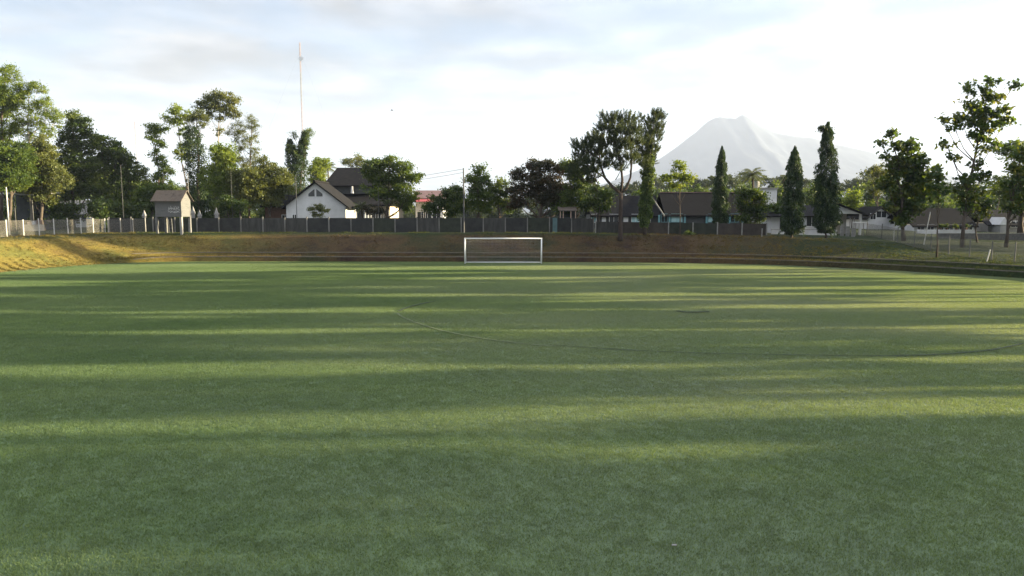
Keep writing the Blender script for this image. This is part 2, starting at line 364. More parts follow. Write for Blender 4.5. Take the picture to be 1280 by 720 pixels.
# blades: one 2 m patch of real blades, laid tile by tile over the pitch with geometry nodes
def grass_blades():
    n = 9000; P = 2.0
    cl = RNG.uniform(0, P, (1000, 2))
    k = RNG.integers(0, 1000, n)
    c = np.where(RNG.random(n)[:, None] < .6, cl[k] + RNG.normal(0, .045, (n, 2)), RNG.uniform(0, P, (n, 2)))
    c = np.mod(c, P) - P/2
    hgt = RNG.uniform(.018, .045, n); an = RNG.uniform(0, 2*np.pi, n); w = RNG.uniform(.003, .006, n)*1.3
    lean = RNG.normal(0, .55, (n, 2))
    V = np.zeros((n, 4, 3)); dx, dy = np.cos(an)*w, np.sin(an)*w
    V[:, 0, 0] = c[:, 0]-dx; V[:, 0, 1] = c[:, 1]-dy
    V[:, 1, 0] = c[:, 0]+dx; V[:, 1, 1] = c[:, 1]+dy
    tip = c + lean*hgt[:, None]
    V[:, 2, 0] = tip[:, 0]+dx*.35; V[:, 2, 1] = tip[:, 1]+dy*.35; V[:, 2, 2] = hgt
    V[:, 3, 0] = tip[:, 0]-dx*.35; V[:, 3, 1] = tip[:, 1]-dy*.35; V[:, 3, 2] = hgt
    V[:, :2, 2] = .001
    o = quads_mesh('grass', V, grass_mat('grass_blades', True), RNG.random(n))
    tag(o, 'short dewy turf covering the whole sunken pitch', 'grass', kind='stuff')
    g = bpy.data.node_groups.new('lay_turf', 'GeometryNodeTree')
    g.interface.new_socket('Geometry', in_out='INPUT', socket_type='NodeSocketGeometry')
    g.interface.new_socket('Geometry', in_out='OUTPUT', socket_type='NodeSocketGeometry')
    N, K = g.nodes, g.links
    gi, go = N.new('NodeGroupInput'), N.new('NodeGroupOutput')
    gr = N.new('GeometryNodeMeshGrid'); W, H = 86, 72
    gr.inputs['Size X'].default_value = W-2; gr.inputs['Size Y'].default_value = H-2
    gr.inputs['Vertices X'].default_value = W//2; gr.inputs['Vertices Y'].default_value = H//2
    tr = N.new('GeometryNodeTransform'); tr.inputs['Translation'].default_value = (0, 1+H/2, 0); K.new(gr.outputs[0], tr.inputs[0])
    pos = N.new('GeometryNodeInputPosition'); sp = N.new('ShaderNodeSeparateXYZ'); K.new(pos.outputs[0], sp.inputs[0])
    def mth(op, a, b):
        q = N.new('ShaderNodeMath'); q.operation = op
        for i, s_ in enumerate((a, b)):
            if isinstance(s_, (int, float)): q.inputs[i].default_value = s_
            else: K.new(s_, q.inputs[i])
        return q.outputs[0]
    X, Y = sp.outputs[0], sp.outputs[1]
    c1 = mth('GREATER_THAN', mth('ADD', X, Y), 93.5); c2 = mth('GREATER_THAN', mth('SUBTRACT', Y, X), 108.0)
    ca = mth('GREATER_THAN', mth('SUBTRACT', mth('ABSOLUTE', X, 0), mth('MULTIPLY', Y, .78)), 4.0)   # beyond the sides of any view
    al = mth('MAXIMUM', mth('MAXIMUM', c1, c2), ca)
    dl = N.new('GeometryNodeDeleteGeometry'); dl.domain = 'POINT'; K.new(tr.outputs[0], dl.inputs[0]); K.new(al, dl.inputs['Selection'])
    ri = N.new('FunctionNodeRandomValue'); ri.data_type = 'INT'
    ri.inputs[4].default_value = 0; ri.inputs[5].default_value = 3
    an_ = mth('MULTIPLY', ri.outputs[2], math.pi/2)
    cx = N.new('ShaderNodeCombineXYZ'); K.new(an_, cx.inputs[2])
    ip = N.new('GeometryNodeInstanceOnPoints'); K.new(dl.outputs[0], ip.inputs['Points']); K.new(gi.outputs[0], ip.inputs['Instance'])
    K.new(cx.outputs[0], ip.inputs['Rotation']); K.new(ip.outputs[0], go.inputs[0])
    md = o.modifiers.new('turf', 'NODES'); md.node_group = g
grass_blades()
bank_tufts()

# concrete terrace edges
for name, s0, z0 in (('kerb', .30, .5), ('kerb', 1.85, .83)):
    m = MB()
    idx = [i for i in range(NB) if BND[i].y > 30 and BND[i].x > -37.5]
    idx.sort(key=lambda i: i)
    for a, b in zip(idx[:-1], idx[1:]):
        if b != a+1: continue
        def c(i, s, z): q = BND[i] + NRM[i]*s; return (q.x, q.y, z)
        zz = [profile(BND[i], s0) for i in (a, b)]
        k = len(m.v)
        for i, z in ((a, zz[0]), (b, zz[1])):
            m.v += [c(i, s0-.03, z-.10), c(i, s0-.03, z+.03), c(i, s0+.08, z+.03), c(i, s0+.08, z-.10)]
        for e in range(4): m.f.append((k+e, k+(e+1)%4, k+4+(e+1)%4, k+4+e))
    tag(m.build(name, M['kerb']), kind='structure')

# worn curved line on the pitch
def onfield(px, py):
    u, v = (px-640)/F, (360-py)/F
    dy, dz = math.cos(TH)+v*math.sin(TH), -math.sin(TH)+v*math.cos(TH)
    t = CAMZ/-dz; return Vector((u*t, dy*t, 0))
def strip(name, pts, w, mat, z=.05):
    P = [onfield(*q) for q in pts]
    Q = []
    for i in range(len(P)-1):
        p0, p1, p2, p3 = P[max(i-1, 0)], P[i], P[i+1], P[min(i+2, len(P)-1)]
        for k in range(10):
            t = k/10
            Q.append(.5*((2*p1)+(p2-p0)*t+(2*p0-5*p1+4*p2-p3)*t*t+(3*p1-3*p2+p3-p0)*t*t*t))
    Q.append(P[-1]); m = MB()
    for i, q in enumerate(Q):
        t = (Q[min(i+1, len(Q)-1)]-Q[max(i-1, 0)]).normalized(); nn = Vector((-t.y, t.x, 0))
        ww = w*random.uniform(.6, 1.15)
        m.v += [tuple(q+nn*ww/2+Vector((0, 0, z))), tuple(q-nn*ww/2+Vector((0, 0, z)))]
    for i in range(len(Q)-1): m.f.append((2*i, 2*i+1, 2*i+3, 2*i+2))
    return tag(m.build(name, mat), kind='structure')
pale = mat_var('worn_pale_turf', (.085, .115, .05), (.125, .15, .07), 3, .9, .3)
darkl = mat_var('damp_turf_rut', (.025, .04, .018), (.04, .06, .028), 3, .9, .3)
strip('field_marking', [(497, 392.5), (503, 397), (520, 404), (545, 412), (575, 419), (610, 425), (660, 431), (700, 434)], .12, pale, .04)
strip('field_marking', [(498, 390), (510, 385), (525, 381), (545, 377)], .16, darkl)
faint = mat_var('slightly_damp_turf', (.045, .072, .03), (.075, .11, .045), 3, .9, .3)
strip('field_marking', [(690, 432.5), (760, 437), (850, 441.5), (950, 444), (1060, 445.5), (1120, 445.5)], .08, darkl, .04)
strip('field_marking', [(1118, 445.5), (1160, 444.5), (1200, 442), (1240, 438), (1278, 430.5)], .14, darkl, .038)
strip('field_marking', [(846, 389.5), (858, 391), (872, 391), (886, 390)], .35, darkl)

# ------------------------------------------------------------------ trees
LEAF = {  # clump radius, leaves per clump, length, width, shell bias
    'broad':  (.6, 55, .30, .18), 'fine': (.52, 75, .22, .12), 'big': (.5, 20, .42, .30), 'needle': (.32, 75, .42, .05),
    'far': (1.0, 40, .55, .38), 'feather': (.5, 45, .32, .07)}

def crown_arrays(blobs, kind, dens=1.0, size=1.0):
    rc, per, Ll, Wl = LEAF[kind]; rc *= size
    C, T, K = [], [], []
    for (c, r) in blobs:
        rr = (r[0]*r[1]*r[2])**(1/3)
        n = max(4, int(dens*5.5*(rr/rc)**2))
        d = rvec(n); rad = RNG.uniform(.1, 1.0, n)**.55*RNG.uniform(.85, 1.2, n)
        q = np.array(c) + d*rad[:, None]*np.array(r)
        C.append(q); T.append(RNG.normal(.45, .2, n) + .12*RNG.normal()); K.append(d)
    C = np.concatenate(C); T = np.concatenate(T); K = np.concatenate(K)
    n = len(C); idx = np.repeat(np.arange(n), per); N = len(idx)
    sc = RNG.uniform(.6, 1.3, n)[idx]
    if kind == 'needle':
        off = RNG.normal(0, .12, (N, 3)); ax = rvec(N)*.8 + K[idx]*.5 + np.array([0, 0, .75])
        c = C[idx] + off + ax*.18
    else:
        off = RNG.normal(0, 1, (N, 3))*np.array([1, 1, .62])*rc*.52*sc[:, None]
        c = C[idx] + off
        ax = rvec(N) + K[idx]*.35 + np.array([0, 0, -.35 if kind in ('big', 'feather') else -.1])
    tone = np.clip(T[idx] + RNG.normal(0, .17, N), 0, 1)
    Lr = Ll*RNG.uniform(.65, 1.25, N)*(size**.5); Wr = Wl*RNG.uniform(.7, 1.2, N)*(size**.5)
    up = rvec(N)*.9 + np.array([0, 0, 1.0])
    return leaf_quads(c, ax, Lr, Wr, up), tone

def wob(a, b, n, amp, sag=0):
    a, b = Vector(a), Vector(b); P = []
    for i in range(n+1):
        t = i/n; q = a.lerp(b, t)
        if 0 < i < n: q += Vector((random.uniform(-amp, amp), random.uniform(-amp, amp), random.uniform(-amp, amp)*.3))
        q.z -= sag*math.sin(math.pi*t)
        P.append(q)
    return P

def pine_arrays(B, per=9.0, ln=.26):
    VV, TT = [], []
    for w, r in B:
        n = max(5, int(per*13*r[0]*r[2])); d = rvec(n); q = np.array(w)+d*(RNG.random(n)[:, None]**.5)*np.array(r)
        sh = d*.55+np.array([0, 0, .85])+RNG.normal(0, .2, (n, 3)); sh /= np.linalg.norm(sh, axis=1)[:, None]
        sl = RNG.uniform(.45, .95, n); k = 85; idx = np.repeat(np.arange(n), k); t = RNG.random(n*k)
        c = q[idx]+sh[idx]*(sl[idx]*t)[:, None]; o = rvec(n*k); ax = o*.75+sh[idx]*.85
        ax /= np.linalg.norm(ax, axis=1)[:, None]; L_ = ln*(1-.45*t)*RNG.uniform(.7, 1.15, n*k)
        VV.append(leaf_quads(c+ax*(L_/2)[:, None], ax, L_, np.full(n*k, .034))); TT.append(np.clip(RNG.normal(.42, .18, n)[idx]+RNG.normal(0, .12, n*k), 0, 1))
    return np.concatenate(VV), np.concatenate(TT)

def trunk_mesh(base, blobs, r0, fork=None, bend=.15, start=.45):
    m = MB()
    cs = [Vector(b[0]) for b in blobs]
    top = max(cs, key=lambda q: q.z); cen = sum(cs, Vector())/len(cs)
    zl = min(q.z for q in cs)
    sp = [Vector((0, 0, -.15))]
    end = Vector((top.x, top.y, top.z)); fz = fork if fork else zl*start+.0
    N = 7
    for i in range(1, N+1):
        t = i/N; q = Vector((0, 0, 0)).lerp(end, t); q.x = end.x*t**1.6; q.y = end.y*t**1.6; q.z = end.z*t
        q += Vector((random.uniform(-bend, bend), random.uniform(-bend, bend), 0)); sp.append(q)
    rad = [r0*1.35] + [r0*(1-.8*(i/N)) for i in range(1, N+1)]
    m.tube(sp, rad, 8)
    for b, r in blobs:
        b = Vector(b)
        if (b-top).length < .1: continue
        za = min(max(fz, b.z - 2.2 - .35*math.hypot(b.x-cen.x, b.y-cen.y)*1.5), end.z*.9)
        t = max(.12, za/max(end.z, .1)); k = min(N-1, int(t*N)); f = t*N-k
        a = sp[k].lerp(sp[k+1], min(1, max(0, f)))
        rr = r0*(1-.8*t)*.6
        mid = a.lerp(b, .5) + Vector((0, 0, -.12*(b-a).length))
        m.tube([a, a.lerp(mid, .6)+Vector((random.uniform(-.1, .1),)*3), mid, b], [rr, rr*.8, rr*.6, rr*.25], 6)
        for _ in range(3):
            e = b + Vector(rvec(1)[0]*np.array(r)*.8); e.z += .1
            m.tube([mid.lerp(b, .6), e], [rr*.35, rr*.1], 4)
    return m

def tree(name, label, bx, Y, blobs, kind='broad', leaf='mid', dens=1.0, r0=.22, group=None, cat='tree', bark='bark', size=1.0,
         fork=None, bend=.15, lower=None, base=None):
    g = base if base is not None else gat(bx, Y)
    root = empty(name, g, 0, label, cat, group)
    B = []
    for q in blobs:
        px, py, rx, ry = q[:4]; dy = q[4] if len(q) > 4 else random.uniform(-.5, .5)*rx*Y/F
        w = at(px, py, Y + dy)
        B.append(((w.x-g.x, w.y-g.y, w.z-g.z), (1.12*rx*Y/F, 1.0*rx*Y/F, 1.12*ry*Y/F)))
    trunk_mesh(g, B, r0, fork, bend).build('trunk', M[bark], root, True)
    V, T = crown_arrays(B, kind, dens, size)
    quads_mesh('crown', V, L[leaf], T, root)
    return root

def auto(px0, px1, py0, py1, n, fill=.34, seed=0):
    R = random.Random(seed*31+n+int(px0)); out = []
    cx, cy, ax, ay = (px0+px1)/2, (py0+py1)/2, (px1-px0)/2, (py1-py0)/2
    for i in range(n):
        a = i*2.39996+R.uniform(-.4, .4); q = math.sqrt((i+.3)/n)*(1-fill*.75)
        rr = min(ax, ay)*fill*R.uniform(.9, 1.45)
        x = cx+math.cos(a)*q*ax; y = cy+math.sin(a)*q*ay
        out.append((x, y, rr*1.08, rr*.92))
    return out

# --- columnar mast tree
def mast_tree(label, px, Y, ytop, ybot, wpx, group, lean=0, ragged=.0, tips=None):
    g = gat(px, Y); root = empty('mast_tree', g, 0, label, 'tree', group)
    zt, zb = at(px, ytop, Y).z-g.z, at(px, ybot, Y).z-g.z
    H = zt-zb; R0 = wpx*Y/F/2
    m = MB(); m.tube([(0, 0, -.1), (.03, 0, zb*.6), (lean*.3, 0, zb), (lean, 0, zt*.97)], [.15, .12, .07, .02], 8); m.build('trunk', M['bark'], root, True)
    n = int(13000*(H/10)); t = RNG.random(n)**1.15
    prof = np.interp(t, [0, .06, .2, .5, .8, .93, 1], [.55, .95, 1.0, .86, .55, .28, .05])*R0
    an = RNG.uniform(0, 2*np.pi, n)
    lump = 1+.16*np.sin(an*3+t*23)+.14*np.sin(an*2-t*41+1)+.10*np.sin(t*90+an)
    rr = prof*lump*RNG.uniform(.35, 1.08, n)**.6
    c = np.stack([np.cos(an)*rr+lean*t, np.sin(an)*rr, zb+t*H], 1)
    ax = np.stack([np.cos(an)*.55, np.sin(an)*.55, -np.ones(n)], 1)+RNG.normal(0, .35, (n, 3))
    V = leaf_quads(c, ax, RNG.uniform(.16, .34, n), RNG.uniform(.06, .1, n))
    tone = np.clip(.4+.2*np.sin(an*3+t*23)+RNG.normal(0, .2, n), 0, 1)
    # drooping sprays that break the outline
    ns_ = int(60*H/10); k = RNG.random(ns_); a2 = RNG.uniform(0, 2*np.pi, ns_)
    pr = np.interp(k, [0, .2, .5, .8, 1], [.9, 1.0, .86, .55, .1])*R0
    idx = np.repeat(np.arange(ns_), 28); q = RNG.random(len(idx))
    r2 = pr[idx]*(.85+.5*q); c2 = np.stack([np.cos(a2[idx])*r2+lean*k[idx], np.sin(a2[idx])*r2, zb+k[idx]*H-q*q*.5], 1)+RNG.normal(0, .07, (len(idx), 3))
    V2 = leaf_quads(c2, np.stack([np.cos(a2[idx])*.5, np.sin(a2[idx])*.5, -np.ones(len(idx))], 1)+RNG.normal(0, .3, (len(idx), 3)), np.full(len(idx), .26), np.full(len(idx), .08))
    V = np.concatenate([V, V2]); tone = np.concatenate([tone, np.clip(RNG.normal(.6, .2, len(idx)), 0, 1)])
    for (tx, ty, r) in (tips or []):
        w = at(tx, ty, Y); rm = r*Y/F
        Vt, Tt = crown_arrays([((w.x-g.x, 0, w.z-g.z), (rm, rm, rm*1.3))], 'fine', 1.3, .6)
        V = np.concatenate([V, Vt]); tone = np.concatenate([tone, Tt])
    quads_mesh('crown', V, L['column'], tone, root)
    return root

def vine_column(parent, path, radii, n, leaf='vine', name='creeper'):
    """hanging creeper round a trunk path (local coordinates)"""
    P = np.array(path, float); R = np.array(radii, float)
    t = RNG.random(n)*(len(P)-1); i = np.minimum(t.astype(int), len(P)-2); f = (t-i)[:, None]
    c = P[i]*(1-f)+P[i+1]*f; r = R[i]*(1-f[:, 0])+R[i+1]*f[:, 0]
    an = RNG.uniform(0, 2*np.pi, n); lump = 1+.25*np.sin(c[:, 2]*4+an*2)+.2*np.sin(c[:, 2]*9+an)
    rr = r*lump*RNG.uniform(.4, 1.1, n)**.6
    c = c+np.stack([np.cos(an)*rr, np.sin(an)*rr, RNG.normal(0, .15, n)], 1)
    ax = np.stack([np.cos(an)*.5, np.sin(an)*.5, -np.ones(n)], 1)+RNG.normal(0, .45, (n, 3))
    return leaf_quads(c, ax, RNG.uniform(.15, .3, n), RNG.uniform(.1, .18, n)), np.clip(RNG.normal(.45, .22, n)+.15*np.sin(c[:, 2]*5+an), 0, 1)

def palm(label, px, Y, ycrown, spread_px, nf=22, r0=.16, leaf='palm', name='palm_tree', cat='palm', droop=1.0):
    g = gat(px, Y); root = empty(name, g, 0, label, cat)
    zc = at(px, ycrown, Y).z-g.z; R = spread_px*Y/F
    m = MB(); m.tube([(0, 0, -.1), (.2, 0, zc*.4), (.1, 0, zc*.8), (0, 0, zc)], [r0*1.3, r0, r0*.85, r0*.8], 9); m.build('trunk', M['bark'], root, True)
    Vs, Ts = [], []; rm = MB()
    for i in range(nf):
        az = i*2.39996; el = math.radians(75-105*(i/nf)); Ln = R*random.uniform(.9, 1.15)
        pts = []
        for k in range(11):
            t = k/10; hor = Ln*t*math.cos(el)+.25*Ln*t*t*(1 if el > .8 else 0)
            z = zc+Ln*t*math.sin(el)-droop*.62*Ln*t*t
            pts.append(Vector((hor*math.cos(az), hor*math.sin(az), z)))
        rm.tube(pts, [.035*(1-.8*k/10) for k in range(11)], 4, False)
        for k in range(1, 11):
            for q in range(4):
                a = pts[k-1].lerp(pts[k], q/4); d = (pts[k]-pts[k-1]).normalized(); sd = d.cross(Vector((0, 0, 1))).normalized()
                ll = Ln*.24*math.sin(math.pi*min(1, (k+q/4)/11+.08))**.6
                for s_ in (-1, 1):
                    ax = sd*s_*.8+d*.45+Vector((0, 0, -.65*random.uniform(.6, 1.3)))
                    ax.normalize(); cc = a+ax*ll/2
                    Vs.append(leaf_quads(np.array([cc]), np.array([ax]), [ll], [.06], np.array([[0, 0, 1.0]]))[0]); Ts.append(random.uniform(.2, .8))
    rm.build('frond_stem', M['moss'], root)
    quads_mesh('crown', np.array(Vs), L[leaf], np.array(Ts), root)
    return root

# ---- left group
LG = 'trees behind the left fence'
tree('rain_tree', 'tallest yellow-green tree cut by the left edge of the photo, with loose crown', 2, 97,
     [(-22,110,22,18),(8,92,12,11),(2,118,20,15),(14,128,14,11),(-10,140,20,16),(16,160,12,9),(0,170,16,10),(-25,165,20,14)], 'fine', 'bright', 1.15, .3, size=1.1)
tree('airy_tree', 'tall airy light-green tree with pale limbs showing through, right of the leftmost tall one', 40, 96,
     [(36,106,12,9),(48,112,9,8),(28,120,10,8),(54,128,11,9),(64,140,11,9),(40,135,10,8),(70,152,8,7),(26,150,10,8),(48,155,12,9),(60,165,9,7),(38,172,10,8)], 'fine', 'bright', .62, .2, bark='bark_pale', size=1.0)
tree('broadleaf_tree', 'olive green tree of middle height below the airy tall tree', 55, 93, auto(20, 84, 172, 262, 11, .38, 1), 'broad', 'olive', .95, .22, LG)
tree('broadleaf_tree', 'bright mid-green leafy tree at the left edge standing over the open shed', 14, 89, auto(-30, 42, 178, 240, 11, .42, 2), 'broad', 'mid', 1.25, .22, LG)
tree('broadleaf_tree', 'dark dense tree with a peaked twin top left of centre in the left grove', 92, 101,
     [(93,150,9,11),(84,170,11,12),(104,160,10,12),(112,178,12,12),(94,188,14,13),(80,205,14,13),(108,208,15,13),(94,228,16,13),(78,243,14,11),(112,240,13,11)], 'broad', 'dark', 1.35, .28, LG)
tree('broadleaf_tree', 'rounded dark tree sloping down to the right in the left grove', 132, 103,
     [(128,178,11,10),(140,185,11,9),(150,196,11,9),(128,198,13,11),(144,212,14,12),(124,220,14,12),(150,232,13,12),(132,242,14,12)], 'broad', 'dark', 1.35, .25, LG)
tree('broadleaf_tree', 'low dark green tree behind the thin grey pole left of the stilt hut', 165, 104,
     [(160,203,9,8),(172,214,9,8),(158,222,12,10),(176,232,12,10),(162,242,13,10),(184,246,12,9)], 'broad', 'dark', 1.3, .18, LG)
tree('broadleaf_tree', 'short mid-green tree directly behind the fence, left of the stilt hut', 186, 100, auto(168, 212, 228, 266, 7, .42, 5), 'broad', 'mid', 1.2, .15, LG)
# ---- middle left group
MG = 'trees behind the stilt hut'
tree('slender_tree', 'slender tree with stacked dark clumps rising left above the stilt hut roof', 205, 104,
     [(192,160,8,6),(204,161,6,5),(190,172,6,6),(200,180,7,6),(196,192,6,6),(200,203,7,6),(207,212,8,7),(198,224,9,8),(208,236,10,8)], 'broad', 'mid', 1.0, .14, MG, size=.9, bend=.3)
tree('slender_tree', 'thin leaning tree with a small rounded light-green head above the stilt hut', 238, 103,
     [(219,138,9,6),(212,150,7,6),(226,150,8,6),(234,142,6,5),(230,166,6,5),(229,183,8,7),(233,195,7,6),(226,192,6,5)], 'broad', 'bright', .85, .13, MG, size=.9, bend=.3)
r = tree('creeper_clad_tree', 'tall dark column of hanging creeper standing beside the stilt hut', 250, 101,
     [(246,142,8,6),(241,150,6,6),(253,152,7,7)], 'fine', 'olive', 1.1, .25, MG)
V, T = vine_column(r, [(0, 0, .3), (0, 0, 5), (-.2, 0, 10), (-.4, 0, 14)], [.7, 1.15, 1.35, .8], 9000); quads_mesh('creeper', V, L['column'], T, r)
tree('umbrella_tree', 'very tall thin-trunked tree with a flat umbrella crown, highest behind the stilt hut', 273, 112,
     [(262,124,9,7),(276,119,10,6),(289,127,9,7),(254,131,8,6),(270,133,10,7),(284,138,9,6),(294,141,6,6),(263,142,6,4),(276,147,5,4),(275,165,4,4)], 'broad', 'olive', .9, .17, MG, bark='bark_pale', size=1.0)
tree('leafy_tree', 'yellow-green leafy tree right of the creeper column behind the wall', 270, 99, auto(256, 298, 162, 262, 10, .46, 8), 'broad', 'bright', 1.0, .2, MG)
tree('feathery_tree', 'feathery green tree with an upright plume at its right side', 312, 106,
     [(314,148,6,7),(316,160,7,7),(300,160,9,8),(290,166,7,6),(312,176,9,9),(300,180,10,9),(319,192,7,8),(296,198,9,9),(308,205,10,8)], 'feather', 'olive', .9, .17, MG, size=1.0)
tree('leafy_tree', 'dense olive-green rounded tree behind the wall between hut and white house', 300, 98, auto(284, 330, 205, 264, 9, .45, 9), 'broad', 'olive', 1.2, .18, MG)
tree('leafy_tree', 'broad olive tree just left of the dark twin creeper columns', 338, 99, auto(318, 362, 192, 264, 9, .42, 10), 'broad', 'olive', 1.1, .2, MG)
tree('round_bush', 'rounded dark green bush on the wall right of the stilt hut', 288, 90, [(284,253,11,7),(296,256,10,7),(275,258,8,6)], 'broad', 'dark', 1.3, .08, cat='bush', size=.8)
r = tree('creeper_clad_tree', 'dark twin-topped column of creeper left of the white gabled house', 374, 112,
     [(385,166,4,6),(367,171,2.5,5),(382,178,5,6),(364,186,7,7),(371,192,6,7)], 'fine', 'vine', 1.2, .3, MG, fork=7)
V, T = vine_column(r, [(0, 0, .3), (0, 0, 4.6), (.1, 0, 9), (.7, 0, 11.5), (1.4, 0, 14.4)], [1.0, 1.35, 1.3, .7, .4], 10000)
V2, T2 = vine_column(r, [(-.3, 0, 7), (-.8, 0, 10.4), (-.95, 0, 13.3)], [.8, .9, .3], 3500)
quads_mesh('creeper', np.concatenate([V, V2]), L['column'], np.concatenate([T, T2]), r)
tree('leafy_tree', 'pale yellow-green tree between the twin creeper columns and the black roof', 395, 125, auto(386, 410, 190, 245, 7, .5, 12), 'broad', 'bright', 1.0, .18, MG, size=1.1)
palm('small palm seen above the left end of the black two-tier roof', 412, 128, 209, 17, 16, .14, name='palm_tree')
tree('leafy_tree', 'small pale treetop peeping over the black roof ridge', 443, 150, [(436,202,8,5),(446,200,8,5),(452,205,6,5),(444,215,8,6)], 'broad', 'olive', .9, .2, size=1.2)
tree('mango_tree', 'big rounded dark-green tree with two trunks covering the right end of the black roof', 483, 93,
     [(470,205,11,8),(488,203,12,8),(505,210,11,9),(517,222,9,9),(464,220,9,9),(482,220,15,11),(503,228,14,11),(470,238,12,10),(490,243,12,9),(512,244,11,10),(458,212,6,5),(505,256,9,8)], 'broad', 'mid', 1.2, .2, bend=.1)
tree('shrub', 'thin grey-green shrub standing against the white gable wall', 398, 90, [(398,258,6,5),(390,263,5,4),(406,263,5,4),(398,267,7,4)], 'fine', 'olive', .55, .04, cat='shrub', size=.6)
palm('low yellow bushy palm at the corner of the white gabled house', 452, 92, 258, 14, 18, .12, leaf='palm', name='yellow_palm', droop=.7)
tree('shrub', 'dark reddish shrub right of the low yellow palm', 466, 91, [(462,262,7,5),(472,264,6,5)], 'fine', 'reddish', 1.1, .05, cat='shrub', size=.7)
tree('broadleaf_tree', 'small round-topped dark tree between the red roof and the tall concrete pole', 558, 92, [(560,246,12,9),(548,254,10,8),(572,240,9,9),(576,255,10,9),(540,260,9,7),(562,262,14,8)], 'broad', 'dark', 1.35, .15)
tree('broadleaf_tree', 'bright green conical young tree directly right of the tall concrete pole', 598, 91, [(598,213,8,6),(592,224,9,8),(604,226,10,8),(597,239,12,9),(608,245,10,8),(592,252,11,8),(606,259,10,7)], 'broad', 'mid', 1.2, .15)
tree('broadleaf_tree', 'dark tree with small gaps between the bright conical tree and the large dark one', 623, 92, [(625,230,8,7),(616,238,8,7),(632,240,8,7),(622,250,10,8),(634,256,9,7)], 'broad', 'dark', 1.1, .15)
tree('rambutan_tree', 'large spreading dark tree with reddish shoots along its top, left of the pine', 675, 90,
     [(664,207,10,6),(682,206,11,6),(698,214,10,8),(650,218,10,8),(670,222,14,10),(692,230,14,11),(648,236,12,10),(668,242,15,11),(690,250,14,10),(646,254,11,8),(706,238,10,10),(710,256,12,9)], 'broad', 'reddish', 1.3, .25)
tree('broadleaf_tree', 'near-black dense tree filling the gap beneath the left side of the pine', 716, 88, [(710,206,8,8),(720,214,9,8),(716,224,11,10),(728,232,12,10),(716,244,13,10),(730,254,11,8),(704,262,10,7)], 'broad', 'dark', 1.4, .2)
tree('broadleaf_tree', 'small bright-leaved round tree beneath the pine, left of its trunk', 750, 86, [(746,240,8,7),(756,245,8,8),(740,252,10,8),(754,258,9,7)], 'broad', 'vine', 1.2, .12)
# pine with three upswept limbs
g = gat(775, 77.0); root = empty('pine_tree', g, 0, 'dark pine forking low into three upswept limbs on the bank right of the goal', 'pine')
def loc(px, py, dy=0): w = at(px, py, 77+dy); return (w.x-g.x, w.y-g.y, w.z-g.z)
m = MB(); fk = loc(776, 241)
m.tube([(0, 0, -.2), (.03, 0, .5), (0, .0, 2), loc(776, 255), fk], [.34, .25, .22, .21, .22], 10)
m.tube([fk, loc(766, 234), loc(756, 222, .3), loc(750, 205, .5), loc(748, 180, .5)], [.19, .16, .13, .1, .04], 8)
m.tube([fk, loc(778, 225, -.3), loc(776, 205, -.5), loc(770, 185, -.6), loc(768, 160, -.5)], [.16, .13, .11, .08, .04], 8)
m.tube([fk, loc(783, 235), loc(788, 222, .2), loc(790, 200, .4), loc(786, 165, .5)], [.17, .14, .11, .09, .04], 8)
m.tube([loc(756, 222, .3), loc(742, 212), loc(728, 200), loc(722, 190)], [.09, .07, .05, .03], 6)
m.tube([loc(750, 205, .5), loc(738, 192), loc(728, 178)], [.07, .05, .03], 6)
PB = [(768,152,9,8),(785,152,9,8),(757,162,9,8),(775,168,11,9),(791,166,9,9),(745,175,9,8),(762,180,11,9),(781,184,11,9),(796,180,7,8),
      (732,185,9,8),(748,192,11,8),(725,198,9,7),(738,204,9,6),(766,197,10,7),(788,200,9,7),(720,184,4,7),(754,151,4,6),(721,208,8,7),(730,215,9,7),(742,216,8,6),(718,218,7,6),(756,208,8,6),(736,226,8,6),(776,210,7,5),(740,180,8,7)]
B = []
for i, (a, b_, c, d) in enumerate(PB):
    dy = random.uniform(-1.5, 1.5); w = loc(a, b_, dy); B.append((w, (1.12*c*77/F, 1.12*c*77/F, .9*d*77/F)))
    near = loc(*((748, 185) if a < 758 else (770, 185) if a < 779 else (788, 185)))
    m.tube(wob((near[0], near[1], w[2]-1.2), w, 3, .12), [.05, .04, .03, .015], 5)
m.build('trunk', M['bark_dark'], root, True)
V, T = pine_arrays(B); quads_mesh('crown', V, L['pine'], T, root)
# creeper clad pine
g = gat(806, 80.0); root = empty('creeper_clad_pine', g, 0, 'pine with its straight trunk wrapped in leafy green creeper, right of the forked pine', 'pine')
def loc(px, py, dy=0): w = at(px, py, 80+dy); return (w.x-g.x, w.y-g.y, w.z-g.z)
m = MB(); m.tube([(0, 0, -.2), (0, 0, 2), loc(809, 230), loc(811, 200), loc(818, 150)], [.24, .2, .17, .12, .04], 8)
PB = [(821,146,5,6),(815,155,7,7),(824,160,5,6),(810,166,7,7),(819,172,8,8),(806,180,8,8),(816,188,8,8),(802,194,7,7),(812,200,8,7),(826,148,4,6),(801,150,3,5),(806,208,6,5)]
B = []
for a, b_, c, d in PB:
    w = loc(a, b_, random.uniform(-.8, .8)); B.append((w, (c*80/F, c*80/F, d*80/F)))
    q = loc(813, min(b_+10, 215)); m.tube([q, w], [.04, .015], 5)
m.build('trunk', M['bark'], root, True)
V, T = pine_arrays(B); quads_mesh('crown', V, L['pine'], T, root)
V, T = vine_column(root, [loc(805, 282), loc(807, 262), loc(809, 240), loc(810, 218), loc(812, 196)], [.5, .68, .62, .66, .4], 6500); quads_mesh('creeper', V, L['vine'], T, root)

